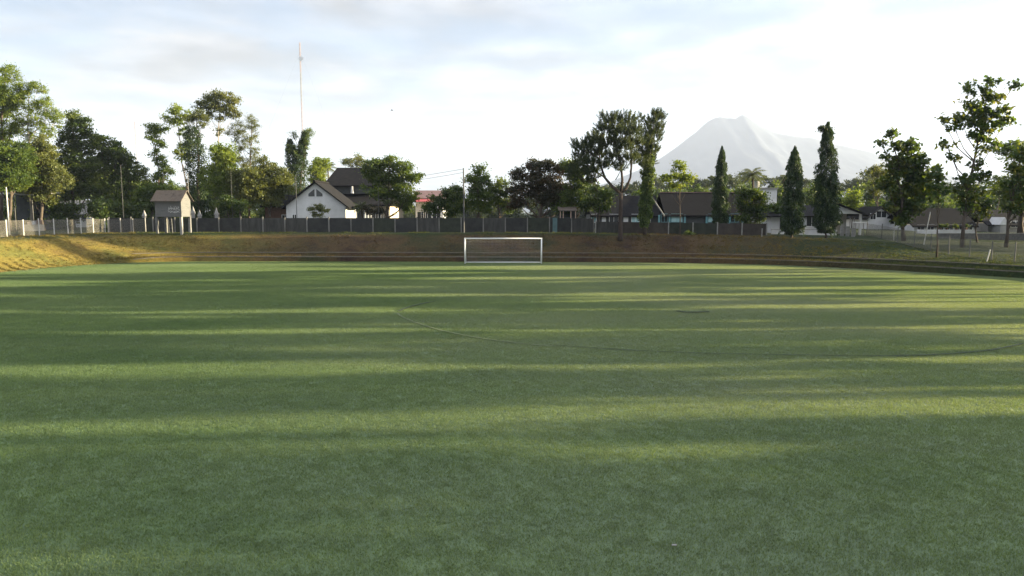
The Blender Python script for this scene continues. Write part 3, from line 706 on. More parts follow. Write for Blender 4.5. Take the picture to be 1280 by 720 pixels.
tree('young_tree', 'spindly young tree with a loose yellow-green head on a thin pale trunk', 850, 83,
     [(848,207,6,5),(855,212,5,4),(840,220,8,6),(852,221,8,5),(832,224,6,4),(862,224,6,4),(845,231,9,4)], 'broad', 'bright', .8, .07, bark='bark', size=.8, bend=.05)
MG2 = 'pointed mast trees on the bank'
mast_tree('shortest slim mast tree, standing in front of the long brown roof', 899, 86, 183, 284, 18, MG2)
mast_tree('middle mast tree with a widely flared skirt left of the white bungalow door', 989, 77, 183, 293, 25, MG2)
mast_tree('tallest mast tree with a bent ragged tip, in front of the white bungalow', 1032, 79, 153, 291, 28, MG2, lean=-.35, tips=[(1036, 165, 5), (1028, 160, 4), (1040, 190, 4), (1042, 222, 4), (1041, 240, 4)])
palm('coconut palm with drooping fronds rising behind the brown school roof', 938, 118, 218, 21, 24, .2)
palm('hazy small palm crown beside the middle mast tree, far behind', 977, 160, 222, 9, 14, .15, name='palm_tree')
tree('broadleaf_tree', 'dark bushy tree in front of the right end of the school', 938, 87, [(930,240,9,8),(944,245,9,8),(952,248,8,7),(924,254,9,8),(938,260,12,9),(952,262,9,8),(930,274,9,8),(944,276,9,7)], 'broad', 'dark', 1.0, .14)
tree('shrub', 'small bright shrub at the foot of the brown-stained wall', 860, 82.5, [(858,292,4,2.5),(864,293,4,2.5)], 'fine', 'vine', 1, .03, cat='shrub', size=.5)
tree('shrub', 'dark rounded shrub at the left corner of the white bungalow roof', 971, 92, [(969,258,6,6),(974,264,6,6),(968,268,5,5)], 'broad', 'dark', 1.2, .08, cat='shrub', size=.8)
# ---- right teak trees
TG = 'large-leaved teaks by the right fence'
tree('teak_tree', 'broad low teak with big dark leaves left of the tallest teak', 1130, 80,
     [(1114,170,6,8,0),(1122,182,7,6,0),(1103,180,4,5,0),(1108,195,5,4,0),(1138,184,9,9,0),(1128,200,12,10,0),(1148,202,11,10,0),(1120,215,12,10),(1142,220,15,12),(1108,232,11,10),(1130,240,15,11),(1155,238,11,11),(1120,256,11,9),(1144,258,11,9),(1128,272,9,8),(1158,222,9,7)], 'big', 'teak', 1.25, .2, TG)
tree('teak_tree', 'slim teak on a thin dark trunk close to the mesh fence', 1172, 63,
     [(1168,217,6,5,0),(1176,222,7,6,0),(1166,232,6,6,0),(1178,238,6,5,0),(1170,248,6,6,0),(1174,211,4,3,0)], 'big', 'teak', .8, .075, TG, bend=.04, size=.8)
tree('teak_tree', 'tallest teak with an open crown high against the white sky', 1203, 74,
     [(1240,102,8,4,0),(1215,112,9,7,0),(1235,118,11,9,0),(1252,122,6,6,0),(1212,132,12,9),(1232,138,13,10),(1252,140,9,9),(1200,146,8,6),(1218,152,12,9),(1240,158,12,9),(1258,152,7,6),(1192,158,6,5),(1222,172,12,7),(1243,178,8,5),(1182,180,6,4,0),(1190,196,5,3,0),(1268,106,4,3,0),(1178,151,4,3,0),(1228,188,6,4),
      (1222,206,7,6),(1210,222,10,8),(1228,220,8,7),(1204,238,11,9),(1222,244,10,9),(1208,258,8,7)], 'big', 'teak', .72, .17, TG, bend=.12)
tree('teak_tree', 'teak cut off by the right edge of the photo, with backlit yellow leaves', 1258, 75,
     [(1278,190,9,8,0),(1292,200,12,10),(1265,210,7,5,0),(1262,226,7,7),(1278,222,10,9),(1270,242,10,9),(1260,256,8,8),(1286,246,11,10),(1300,225,12,12),(1270,262,7,6)], 'big', 'teak', .9, .16, TG)
tree('teak_tree', 'short yellow-leaved teak just behind the tallest one', 1222, 82, [(1218,250,9,7),(1230,256,9,8),(1212,262,8,6),(1224,268,8,6)], 'big', 'teak', .8, .1, TG)

# ---- trees and dense hedgerow that stand along the right touchline beyond the frame and shade the pitch
SG = 'roadside trees along the right touchline'
PROTO = []
for k in range(4):
    R = random.Random(50+k); B = []
    Hh = (13, 15, 11, 14)[k]
    for i in range(13):
        a = i*2.4; q = math.sqrt(i/13)*1.75; B.append(((q*math.cos(a), q*math.sin(a), Hh*R.uniform(.35, .97)), (R.uniform(.8, 1.3),)*2+(R.uniform(.9, 1.4),)))
    root = empty('roadside_tree', (52, 0, 0), 0, 'leafy roadside tree out past the right end of the pitch, casting long shade', 'tree', SG)
    trunk_mesh(None, B, .2).build('trunk', M['bark'], root, True)
    V, T = crown_arrays(B, 'broad', .8, 1.1); quads_mesh('crown', V, L['mid'], T, root)
    PROTO.append(root)
SPOT = []
def shade(d0, d1, x, h=1.0):        # a tree whose shade falls between depths d0 and d1 on the middle of the pitch
    SPOT.append((x, (d0+d1)/2+x*math.tan(math.radians(SUN_AZ)), (d1-d0)/2.85, h*1.05))
for i, (a_, b_) in enumerate(((-14, -10), (-11, -7), (-7.5, -3.5), (-4, 0), (-1, 3), (2.2, 6.2), (5, 9), (8.4, 12.2), (11.2, 15.0),
        (17.6, 19.0), (20.0, 22.1), (23.4, 25.0), (26.4, 28.6), (28.0, 30.2), (31.1, 33.6), (34.6, 35.9), (37.0, 39.5), (38.8, 41.6), (43.2, 45.6), (45.2, 48.6),
        (50.6, 53), (54.0, 56.6), (59.0, 61), (66, 70), (70, 74.5), (75, 79.5), (80, 85), (86, 91), (92, 97))):
    shade(a_, b_, (50 if b_ < 50 else 58 if b_ < 65 else 68)+(i*37 % 11)*.6, (1.0, 1.08, .92)[i % 3] if b_ < 62 else .9)
for i, (a_, b_) in enumerate(((-3, 1.5), (4, 8), (9, 13.2), (15.2, 16.2), (18.6, 20.4), (24.2, 26.0), (30.2, 31.4), (33, 35), (40, 43), (47.5, 50), (56, 58.5))):
    shade(a_, b_, 63+(i*5 % 4), 1.15)
used = set()
for i, (x, y, s, h_) in enumerate(SPOT):
    k = i % 4
    o = PROTO[k] if k not in used else copy_tree(PROTO[k]); used.add(k)
    o.location = (x, y, gz(x, y)); o.rotation_euler = (0, 0, i*1.3); o.scale = (s, s, h_)

# ---- far wood behind everything (one mass)
def wood(name, label, items, leaf, dens=.9, kind='far', size=1.0):
    B = []
    for (px, Y, ytop, hw) in items:
        w = at(px, ytop, Y); g0 = 2.4; H = w.z-g0; r = hw*Y/F
        for k in range(6):
            rr = r*random.uniform(.38, .6); t = random.uniform(.15, 1)
            B.append(((w.x+random.uniform(-.6, .6)*r, Y+random.uniform(-.5, .5)*r, g0+H*t-rr*.8), (rr, rr, rr*.9)))
        B.append(((w.x, Y, g0+H-.5*r*.7), (r*.5, r*.5, r*.5)))
    V, T = crown_arrays(B, kind, dens, size)
    return tag(quads_mesh(name, V, L[leaf], T), label, 'woodland', kind='stuff')
items = []
def top_line(px):
    return lerp_tab(px, [(-100, 190), (180, 225), (330, 232), (420, 232), (520, 252), (600, 252), (700, 235), (735, 226), (790, 222), (830, 222), (870, 217), (905, 216), (960, 220), (985, 216), (1030, 218), (1060, 222), (1085, 213), (1110, 210), (1160, 222), (1220, 232), (1250, 230), (1400, 225)])
R = random.Random(3)
px = -90
while px < 1400:
    items.append((px, R.uniform(210, 300), top_line(px)+R.uniform(-1, 10), R.uniform(12, 20))); px += R.uniform(9, 15)
wood('distant_woods', 'hazy band of far woodland closing the view behind the houses', items, 'far', .8)
items = []; px = 800
while px < 1380:
    items.append((px, R.uniform(140, 180), top_line(px)+R.uniform(12, 26), R.uniform(11, 17))); px += R.uniform(9, 15)
wood('nearer_woods', 'darker nearer belt of woodland behind the school and bungalows', items, 'mid', .8)
items = []; px = -60
while px < 350:
    items.append((px, R.uniform(112, 128), lerp_tab(px, [(-60, 215), (350, 238)])+R.uniform(-4, 12), R.uniform(12, 18))); px += R.uniform(9, 13)
for px in list(range(52, 96, 9))+list(range(118, 186, 10)): items.append((px, R.uniform(94, 100), R.uniform(250, 257), 8))
wood('undergrowth', 'dark undergrowth filling the gaps between the trunks of the left grove', items, 'dark', 1.1, 'broad', 1.5)
tree('umbrella_tree', 'pale hazy flat-topped tree in the distance, left of the broad low teak', 1094, 135, [(1088,216,9,5),(1098,212,10,5),(1108,218,8,5),(1094,226,11,6),(1104,232,9,6),(1090,238,9,6)], 'broad', 'olive', .9, .2, size=1.2)
tree('young_tree', 'bright yellow-green young tree behind the bungalow gable', 1064, 120, [(1066,243,6,6),(1060,250,6,5),(1068,255,7,6),(1064,264,7,5)], 'broad', 'bright', .9, .1)
tree('umbrella_tree', 'dark flat-topped acacia behind the tallest teak near the right edge', 1245, 120, [(1236,226,10,3),(1250,222,10,3),(1262,226,9,3),(1246,232,9,3)], 'fine', 'dark', .8, .14, size=1.1)

# ------------------------------------------------------------------ buildings
def house_root(name, label, px, Y, rz=0, cat='house', group=None, z=None):
    g = gat(px, Y)
    if z is not None: g.z = z
    return empty(name, g, rz, label, cat, group), g
def gable_roof_y(mb, x0, x1, y0, y1, ze, zr, ov=.5, t=.15, ovy=.5):          # ridge along Y
    xm = (x0+x1)/2; sl = (zr-ze)/(xm-x0)
    for s_, xa in ((-1, x0-ov), (1, x1+ov)):
        za = ze-ov*sl
        mb.extrude([(xm, y0-ovy, zr), (xa, y0-ovy, za), (xa, y0-ovy, za-t), (xm, y0-ovy, zr-t)][::s_], (0, y1-y0+2*ovy, 0))
def gable_roof_x(mb, x0, x1, y0, y1, ze, zr, ov=.5, t=.15, ovx=.5):
    ym = (y0+y1)/2; sl = (zr-ze)/(ym-y0)
    for s_, ya in ((-1, y0-ov), (1, y1+ov)):
        za = ze-ov*sl
        mb.extrude([(x0-ovx, ym, zr), (x0-ovx, ya, za), (x0-ovx, ya, za-t), (x0-ovx, ym, zr-t)][::-s_], (x1-x0+2*ovx, 0, 0))
def hip_roof(mb, x0, x1, y0, y1, ze, zr, ridge, t=.15):                      # ridge length along X, centred
    xm, ym = (x0+x1)/2, (y0+y1)/2; a, b = xm-ridge/2, xm+ridge/2
    k = len(mb.v)
    mb.v += [(x0,y0,ze),(x1,y0,ze),(x1,y1,ze),(x0,y1,ze),(a,ym,zr),(b,ym,zr),(x0,y0,ze-t),(x1,y0,ze-t),(x1,y1,ze-t),(x0,y1,ze-t)]
    mb.f += [tuple(k+i for i in q) for q in ((0,1,5,4),(1,2,5),(2,3,4,5),(3,0,4),(0,6,7,1),(1,7,8,2),(2,8,9,3),(3,9,6,0),(9,8,7,6))]
def gable_wall_y(mb, x0, x1, y0, y1, ze, zr, z0=-.3):
    xm = (x0+x1)/2
    mb.extrude([(x0, y0, z0), (x1, y0, z0), (x1, y0, ze), (xm, y0, zr), (x0, y0, ze)], (0, y1-y0, 0))
def window(root, x, z, w, h, y, mat='glass', frame='white_paint', name='window'):
    f = MB(); t = .07
    f.box(x-w/2-t, x+w/2+t, y-.06, y+.02, z-t, z); f.box(x-w/2-t, x+w/2+t, y-.06, y+.02, z+h, z+h+t)
    f.box(x-w/2-t, x-w/2, y-.06, y+.02, z, z+h); f.box(x+w/2, x+w/2+t, y-.06, y+.02, z, z+h); f.box(x-.025, x+.025, y-.05, y+.02, z, z+h)
    o = f.build(name, M[frame], root)
    MB().box(x-w/2, x+w/2, y-.03, y+.01, z, z+h).build('pane', M[mat], o)
    return o

# white gabled house
Y = 98; k = Y/F
root, g = house_root('gabled_house', 'white plastered house with a steep dark gable facing the pitch and two triangular vents', 396, Y, 0)
ze, zr = at(394, 256, Y).z-g.z, at(398, 228, Y).z-g.z; hw = 37*k
m = MB(); gable_wall_y(m, -hw, hw, 0, 6.5, ze, zr-.1); m.build('wall', M['white_wall'], root)
m = MB(); gable_roof_y(m, -hw, hw, 0, 6.5, ze+.08, zr+.15, .55, .22); m.build('roof', M['tile_dark'], root)
m = MB(); m.box(-.16, .16, -.55, 7.0, zr+.1, zr+.3); m.build('ridge_cap', M['tile_dark'], root)
zz = at(394, 245.5, Y).z-g.z
for s_ in (-1, 1):
    m = MB(); m.extrude([(s_*.12, -.04, zz), (s_*.95, -.04, zz), (s_*.95, -.04, zz+.35), (s_*.12, -.04, zz+1.0)][::s_], (0, .06, 0)); m.build('vent', M['glass'], root)
window(root, -hw+1.1, 1.1, .5, .9, 0)
m = MB(); m.box(hw+.6, hw+2.6, 1, 6, ze-.35, ze-.2); m.build('porch_roof', M['tile_dark'], root)
for yy in (1.2, 3.2, 5.4): MB().box(hw+2.2, hw+2.4, yy, yy+.2, -.2, ze-.35).build('column', M['white_wall'], root)
# low dark annex
root, g = house_root('annex', 'low dark-roofed annex left of the white gabled house', 352, 101, 0)
ze, zr = at(352, 256, 101).z-g.z, at(352, 243, 101).z-g.z
MB().box(-2.2, 2.2, 0, 5, -.3, ze).build('wall', M['soil'], root)
m = MB(); gable_roof_x(m, -2.2, 2.2, 0, 5, ze+.06, zr, .5); m.build('roof', M['tile_dark'], root)
window(root, .6, 1, .8, .9, 0)
# black two-tier roofed hall
Y = 113; k = Y/F
root, g = house_root('pavilion_house', 'large hall with a black two-tier hipped roof behind the white gabled house', 440, Y, 0)
zA, zB, zC, zD = [at(440, q, Y).z-g.z for q in (206, 231, 235, 256)]
m = MB(); hip_roof(m, -40*k, 40*k, 2.5, 12, zB, zA, 60*k, .2); m.build('upper_roof', M['tile_dark'], root)
m = MB(); hip_roof(m, -50*k, 52*k, -1.5, 16, zD, zC, 84*k, .2); m.build('lower_roof', M['tile_dark'], root)
MB().box(-36*k, 36*k, 3, 11.5, zC-.8, zB-.05).build('clerestory', M['dark_wall'], root)
MB().box(-46*k, 48*k, 0, 14, -.3, zD-.22).build('wall', M['cream_wall'], root)
m = MB(); m.extrude([(-4*k, 2.1, zC-.75), (-1*k, 2.1, zC-.75), (-1.5*k, 2.1, zC+.35), (-3*k, 2.1, zC+.35)], (0, .5, 0)); m.build('dormer', M['white_wall'], root)
for x in (-20, 14, 30, 40): window(root, x*k, 1.2, 1.6, 1.4, 0)
MB().box(20*k, 22*k, -1, -.8, -.3, zD-.2).build('column', M['white_wall'], root)
# red roofed house
Y = 122; k = Y/F
root, g = house_root('red_roofed_house', 'house with mauve tiles over a bright red lean-to roof, right of the rounded tree', 538, Y, 0)
zA, zB, zC = [at(538, q, Y).z-g.z for q in (237, 247, 252)]
MB().box(-18*k, 16*k, 0, 9, -.3, zB).build('wall', M['white_wall'], root)
m = MB(); gable_roof_x(m, -18*k, 16*k, 0, 9, zB+.05, zA, .5); m.build('roof', M['tile_mauve'], root)
m = MB(); m.slab([(-18*k, -.5, zB-.25), (-18*k, -2.6, zC), (6*k, -2.6, zC), (6*k, -.5, zB-.25)], .1); m.build('lean_to_roof', M['tile_red'], root)
for x in (-11, -3, 8): window(root, x*k, 1.1, 1.3, 1.3, 0)
# school
Y = 104; k = Y/F
root, g = house_root('school', 'long brown-roofed school with teal window bays behind the brown-stained wall', 850, Y, 0, 'school')
ze, zr = at(850, 267.5, Y).z-g.z, at(850, 240, Y).z-g.z; z2 = at(850, 243.5, Y).z-g.z
MB().box(-22*k, 105*k, 0, 9, -.3, ze).build('wall', M['dark_wall'], root)
m = MB(); gable_roof_x(m, -18*k, 108*k, 0, 9, ze+.05, zr, .35, .18, .2); m.build('roof', M['tile_brown'], root)
m = MB(); m.box(-18*k, 108*k, 4.35, 4.65, zr, zr+.12); m.build('ridge_cap', M['tile_mauve'], root)
MB().box(-110*k, -22.5*k, .8, 8.5, -.3, ze-.1).build('wing_wall', M['dark_wall'], root)
m = MB(); gable_roof_x(m, -112*k, -24*k, .8, 8.4, ze, z2, .35, .18, 0); m.build('wing_roof', M['tile_dark'], root)
m = MB(); m.tube([(-20*k-.2, -.9, ze-.3), (-31*k, 4.5, z2+.1)], .12, 6); m.build('verge', M['grey_concrete'], root)
for x in (-27, -14, 5, 32, 60, 90): MB().box(x*k-.12, x*k+.12, -.3, -.06, -.3, ze-.12).build('column', M['teal'], root)
for x0, x1 in ((-24, -16), (-12, 3), (34, 45), (62, 72), (76, 88), (92, 102)):
    x = (x0+x1)/2*k; w = (x1-x0)*k
    window(root, x, 1.15, w*.9, 1.1, 0, 'teal_glass' if x0 in (-12, 92, 34) else 'glass', 'teal')
for x0, x1, mt_ in ((-110, -104, 'teal'), (-97, -92, 'white_wall'), (-88, -76, 'glass'), (-70, -64, 'white_wall'), (-60, -50, 'teal_glass'), (-44, -36, 'glass')):
    if mt_ == 'white_wall': MB().box(x0*k, x1*k, .72, .82, .6, ze-.25).build('white_panel', M['white_wall'], root)
    else: window(root, (x0+x1)/2*k, 1.1, (x1-x0)*k*.9, 1.1, .8, mt_, 'white_paint')
# white two-storey block
Y = 128; k = Y/F
root, g = house_root('flat_roofed_house', 'white flat-roofed upper storey with roof tank rising behind the dark bushy tree', 958, Y, 0)
zt = at(958, 236, Y).z-g.z
MB().box(-14*k, 11*k, 0, 8, -.3, zt).build('wall', M['white_wall'], root)
MB().box(-15*k, 12*k, -.3, 8.3, zt, zt+.18).build('parapet', M['concrete'], root)
MB().box(-15.5*k, 12.5*k, -.5, 0-.003, zt-2.9, zt-2.7).build('ledge', M['concrete'], root)
window(root, -6*k, zt-5.0, 1.2, 1.5, 0); window(root, 5*k, zt-5.0, 1.0, 1.5, 0)
m = MB(); m.tube([(-8*k, 3, zt+.19), (-8*k, 3, zt+1.5)], .55, 12); m.build('tank', M['concrete'], root)
# white bungalow
Y = 91; k = Y/F
root, g = house_root('bungalow', 'white bungalow with dark hipped roof and gabled porch behind the two right mast trees', 1005, Y, 0)
ze, zr = at(1005, 270, Y).z-g.z, at(1005, 256, Y).z-g.z
MB().box(-42*k, 38*k, 0, 9, -.3, ze).build('wall', M['white_wall'], root)
m = MB(); hip_roof(m, -49*k, 42*k, -.8, 9.8, ze+.02, zr, 56*k, .16); m.build('roof', M['tile_dark'], root)
za, zb = at(1045, 254.5, Y).z-g.z, at(1045, 267, Y).z-g.z
xm = 41*k
m = MB(); m.extrude([(xm-.6, -1.6, zb), (xm+24*k, -1.6, zb-.05), (xm-.6, -1.6, za-.2)], (0, .2, 0)); m.build('gable_wall', M['white_wall'], root)
m = MB(); m.extrude([(xm-2*k-.6, -2, za), (xm+29*k, -2, zb-.15), (xm+29*k, -2, zb-.35), (xm-2*k-.6, -2, za-.22)], (0, 9, 0)); m.build('porch_roof', M['tile_dark'], root)
MB().box(xm+20*k, xm+22.5*k, -1.58, -1.3, -.3, zb).build('column', M['white_wall'], root)
MB().box(xm+.1, xm+20*k, 2, 2.2, -.3, zb).build('porch_wall', M['grey_wall'], root)
for x in (8, 13): MB().box(xm+x*k, xm+x*k+.09, -1.55, -1.45, -.2, 2.0).build('porch_rail', M['concrete'], root)
MB().box(-31*k, -27.5*k, -.05, .02, -.2, 1.9).build('door', M['glass'], root)
for x0, x1 in ((-22, -14), (2, 15), (24, 33)): window(root, (x0+x1)/2*k, .95, (x1-x0)*k, 1.15, 0)
for x in (-3, -1): MB().box(x*k, x*k+.14, -.5, -.36, -.2, ze).build('pillar', M['white_wall'], root)
# low garden wall of the bungalow
a, b_ = gat(964, 87), gat(1046, 87.5)
root = empty('garden_wall', a, math.atan2(b_.y-a.y, b_.x-a.x), 'low white garden wall in front of the bungalow', 'wall')
Ln = (b_-a).length; MB().box(0, Ln, 0, .15, -.5, .5).build('wall', M['white_wall'], root); MB().box(-.03, Ln+.03, -.03, .18, .5, .57).build('coping', M['concrete'], root)
for i in range(3):
    p_ = gat(1052+i*7, 86-i); o = MB().box(-.16, .16, -.16, .16, -.2, 1.25-.15*i).box(-.2, .2, -.2, .2, 1.25-.15*i, 1.33-.15*i).build('gate_pillar', M['concrete'])
    o.location = p_; tag(o, ('pale gate pillar nearest the bungalow porch, tallest of three', 'middle of the three pale gate pillars by the bungalow porch', 'shortest pale gate pillar, nearest the mesh fence')[i], 'pillar', 'gate pillars by the bungalow')
root, g = house_root('small_canopy', 'small flat white canopy right of the bungalow porch', 1073, 88, 0, 'canopy')
zt = at(1073, 278, 88).z-g.z
MB().box(-.55, .65, -.6, .6, zt-.08, zt+.04).build('canopy_top', M['white_wall'], root)
for x in (-.45, .5): MB().box(x, x+.07, -.03, .04, -.2, zt-.08).build('leg', M['concrete'], root)
# small white house
Y = 117; k = Y/F
root, g = house_root('small_house', 'small white gabled house half hidden left of the broad low teak', 1098, Y, math.radians(8))
ze, zr = at(1098, 270, Y).z-g.z, at(1098, 259, Y).z-g.z
m = MB(); gable_wall_y(m, -15*k, 15*k, 0, 8, ze, zr-.05); m.build('wall', M['white_wall'], root)
m = MB(); gable_roof_y(m, -15*k, 15*k, 0, 8, ze+.08, zr+.15, .6, .2); m.build('roof', M['tile_dark'], root)
window(root, 2*k, 1.9, 1.7, 1.0, 0); window(root, -9*k, 1.6, .9, .9, 0)
# long low hall on right
Y = 110; k = Y/F
root, g = house_root('long_hall', 'long hall with a dark sloping roof over a white lower wall, behind the tallest teak', 1180, Y, 0, 'hall')
ze, zr = at(1180, 281, Y).z-g.z, at(1180, 260, Y).z-g.z
MB().box(-38*k, 36*k, 0, 9, -.4, ze).build('wall', M['white_wall'], root)
m = MB(); gable_roof_x(m, -38*k, 36*k, 0, 9, ze+.05, zr, .5, .16); m.build('roof', M['tile_brown'], root)
for x in (-30, -18, -6, 6, 18, 30): window(root, x*k, .25, 1.0, .75, 0)
Y = 112; k = Y/F
root, g = house_root('dark_roofed_house', 'dark-roofed house with a small white gable beside the teak at the right edge', 1258, Y, 0)
ze, zr = at(1258, 279, Y).z-g.z, at(1258, 262, Y).z-g.z
MB().box(-24*k, 40*k, 0, 9, -.4, ze).build('wall', M['grey_wall'], root)
m = MB(); gable_roof_x(m, -24*k, 40*k, 0, 9, ze+.05, zr, .7, .16); m.build('roof', M['tile_dark'], root)
m = MB(); m.extrude([(-22*k, -2.2, ze-.2), (-10*k, -2.2, ze-.2), (-16*k, -2.2, ze+.95)], (0, 3, 0)); m.build('gable', M['white_wall'], root)
MB().box(-20*k, -12*k, -2.1, -.003, -.4, ze-.2).build('porch', M['grey_wall'], root)
window(root, 10*k, .8, 1.4, .9, 0); window(root, 25*k, .8, 1.4, .9, 0)
# boundary wall of the hall with shrubs in pots on top
a, b_ = gat(1146, 100), gat(1218, 100)
root = empty('low_wall', a, 0, 'low white boundary wall before the long hall', 'wall'); Ln = b_.x-a.x
MB().box(0, Ln, 0, .2, -.6, at(1180, 287, 100).z-a.z).build('wall', M['white_wall'], root)
a2, b2 = gat(1172, 88), gat(1330, 88)
root = empty('low_wall', a2, 0, 'long grey weathered low wall running behind the teaks to the right edge', 'wall'); L2 = b2.x-a2.x
MB().box(0, L2, 0, .2, -.6, .55).build('wall', M['grey_concrete'], root); MB().box(0, L2, -.04, .24, .55, .62).build('coping', M['concrete'], root)
for i, px in enumerate((1176, 1184, 1196, 1208)):
    w = at(px, 286.5, 100); base = Vector((w.x, 100.1, at(1180, 287, 100).z))
    root = empty('potted_shrub', base, 0, ('round dark potted shrub on the white wall, first from the slim teak', 'second dark potted shrub along the white wall', 'third potted shrub on the white wall, close to the teak trunk', 'last potted shrub on the white wall, right of the teak trunk')[i], 'potted plant', 'potted shrubs on the white wall')
    m = MB(); m.tube([(0, 0, 0), (0, 0, .22)], [.13, .18], 10); m.build('pot', M['soil'], root)
    V, T = crown_arrays([((0, 0, .5), (.3, .3, .28))], 'fine', 1.0, .4); quads_mesh('crown', V, L['dark'], T, root)

# left: open shed, white house
Y = 93; k = Y/F
root, g = house_root('open_shed', 'open-sided shed with a pale flat roof behind the left fence', 28, Y, 0, 'shed')
zt = at(28, 242, Y).z-g.z
m = MB(); m.slab([(-34*k, -1, zt), (22*k, -1, zt-.1), (22*k, 5, zt+.3), (-34*k, 5, zt+.3)], .14); m.build('roof', M['concrete'], root)
for x in (-30, -2, 20): MB().box(x*k-.06, x*k+.06, -.8, -.68, -.2, zt-.2).build('post', M['metal'], root)
MB().box(-34*k, 22*k, 4.4, 4.5, -.2, zt-.05).build('back_wall', M['dark_wall'], root)
for x in (-12, 2): MB().box(x*k, x*k+.9, 4.2, 4.36, .0, 1.9).build('shelf', M['boards'], root)
o_, g = house_root('stall_table', 'cream cloth-covered stall table with boxes inside the open shed', 44, 90, 0, 'table')
MB().box(-1.0, 1.0, -.4, .4, .0, .8).build('cloth', M['cream_wall'], o_)
for i, x in enumerate((-.7, -.15, .45)): MB().box(x, x+.4, -.2, .2, .81, 1.15+.1*i).build('box', M[('clothes', 'white_wall', 'soil')[i]], o_)
Y = 112; k = Y/F
root, g = house_root('white_house', 'white-fronted house seen in pieces between the dark trunks of the left grove', 92, Y, 0)
ze, zr = at(92, 262, Y).z-g.z, at(92, 250, Y).z-g.z
MB().box(-28*k, 22*k, 0, 3, -.3, ze).build('wall', M['white_wall'], root)
m = MB(); gable_roof_x(m, -28*k, 22*k, 0, 3, ze+.05, zr, .7); m.build('roof', M['concrete'], root)
for x in (-18, -4, 12): window(root, x*k, 1.0, 1.5, 1.2, 0)
root, g = house_root('wooden_shed', 'small dark shed with pale wooden posts under the large dark tree', 709, 86, 0, 'shed')
zt = at(709, 263, 86).z-g.z
m = MB(); m.slab([(-1.1, -1, zt), (1.1, -1, zt), (1.1, 1.6, zt+.5), (-1.1, 1.6, zt+.5)], .08); m.build('roof', M['tin'], root)
for i, x in enumerate((-.95, -.6, .3, .85)): MB().box(x, x+.1, -.85, -.76, -.1, zt-.09).build('post', M['clothes'], root)
MB().box(-1, 1, 1.2, 1.3, -.1, zt+.3).build('back_wall', M['dark_wall'], root)
# pale pointed garden pillars behind the wall
for i, (px, py, h) in enumerate(((182, 262, 1.2), (243, 257, 1.7), (251, 262, 1.1), (272, 259, 1.5))):
    Yp = 88; g = gat(px, Yp); zt = at(px, py, Yp).z-g.z
    m = MB(); m.box(-.16, .16, -.16, .16, -.1, zt*.7)
    kk = len(m.v); m.v += [(-.22, -.22, zt*.7), (.22, -.22, zt*.7), (.22, .22, zt*.7), (-.22, .22, zt*.7), (0, 0, zt)]
    m.f += [(kk, kk+1, kk+4), (kk+1, kk+2, kk+4), (kk+2, kk+3, kk+4), (kk+3, kk, kk+4), (kk+3, kk+2, kk+1, kk)]
    o = m.build('pointed_pillar', M['concrete']); o.location = g
    tag(o, ('white pointed pillar alone left of the stilt hut', 'tallest white pointed pillar just right of the stilt hut', 'short white pointed pillar second right of the stilt hut', 'white pointed pillar farthest right of the stilt hut, before the round bush')[i], 'pillar', 'white pointed pillars behind the wall')

# ------------------------------------------------------------------ stilt hut
Y = 79.0; k = Y/F
g = gat(212, Y); root = empty('stilt_hut', g, math.radians(-5), 'grey boarded hut on four concrete stilts with rusty tin roof and white graffiti', 'hut')
g2 = at(212, 266, Y); zf = at(212, 269.5, Y).z-g.z; zw = at(212, 250, Y).z-g.z; zr = at(212, 237.5, Y).z-g.z
hx, dy = 1.5, 1.95
m = MB(); m.extrude([(-hx, 0, zf), (-hx, dy, zf), (-hx, dy, zw), (-hx, dy/2, zr-.08), (-hx, 0, zw)][::-1], (2*hx, 0, 0)); wall = m.build('wall', M['boards'], root)
m = MB()
for (ya, za, yb, zb2) in ((-.35, zw-.18, dy/2, zr), (dy+.35, zw-.18, dy/2, zr)):
    q = [(-hx-.3, ya, za+.06), (hx+.25, ya, za+.06), (hx+.25, yb, zb2), (-hx-.3, yb, zb2)]
    if ya > yb: q = q[::-1]
    m.slab(q, .05)
for i in range(24):
    x = -hx-.28+i*(2*hx+.5)/23; m.tube([(x, -.35, zw-.12), (x, dy/2, zr+.012)], .022, 4)
m.build('roof', M['tin'], root)
MB().box(-hx-.04, hx+.04, -.05, dy+.05, zf-.12, zf-.002).build('floor_beam', M['boards'], root)
for x, y in ((-hx+.1, .1), (hx-.12, .1), (-hx+.1, dy-.1), (hx-.12, dy-.1)):
    lx, ly = x, y; wp = Matrix.Rotation(root.rotation_euler.z, 3, 'Z') @ Vector((lx, ly, 0)); gg = gz(g.x+wp.x, g.y+wp.y)-g.z
    MB().box(x-.12, x+.12, y-.12, y+.12, gg-.3, zf-.12).build('stilt', M['grey_concrete'] if x < 0 else M['concrete'], root)
m = MB(); m.tube([(-.3, .5, 0), (-.15, .1, zf)], .05, 6); m.tube([(.1, .5, 0), (.25, .1, zf)], .05, 6)
for i in range(5): m.tube([(-.27+i*.03, .45-.08*i, .25+i*.33), (.13+i*.03, .45-.08*i, .25+i*.33)], .03, 5)
m.build('ladder', M['boards'], root)
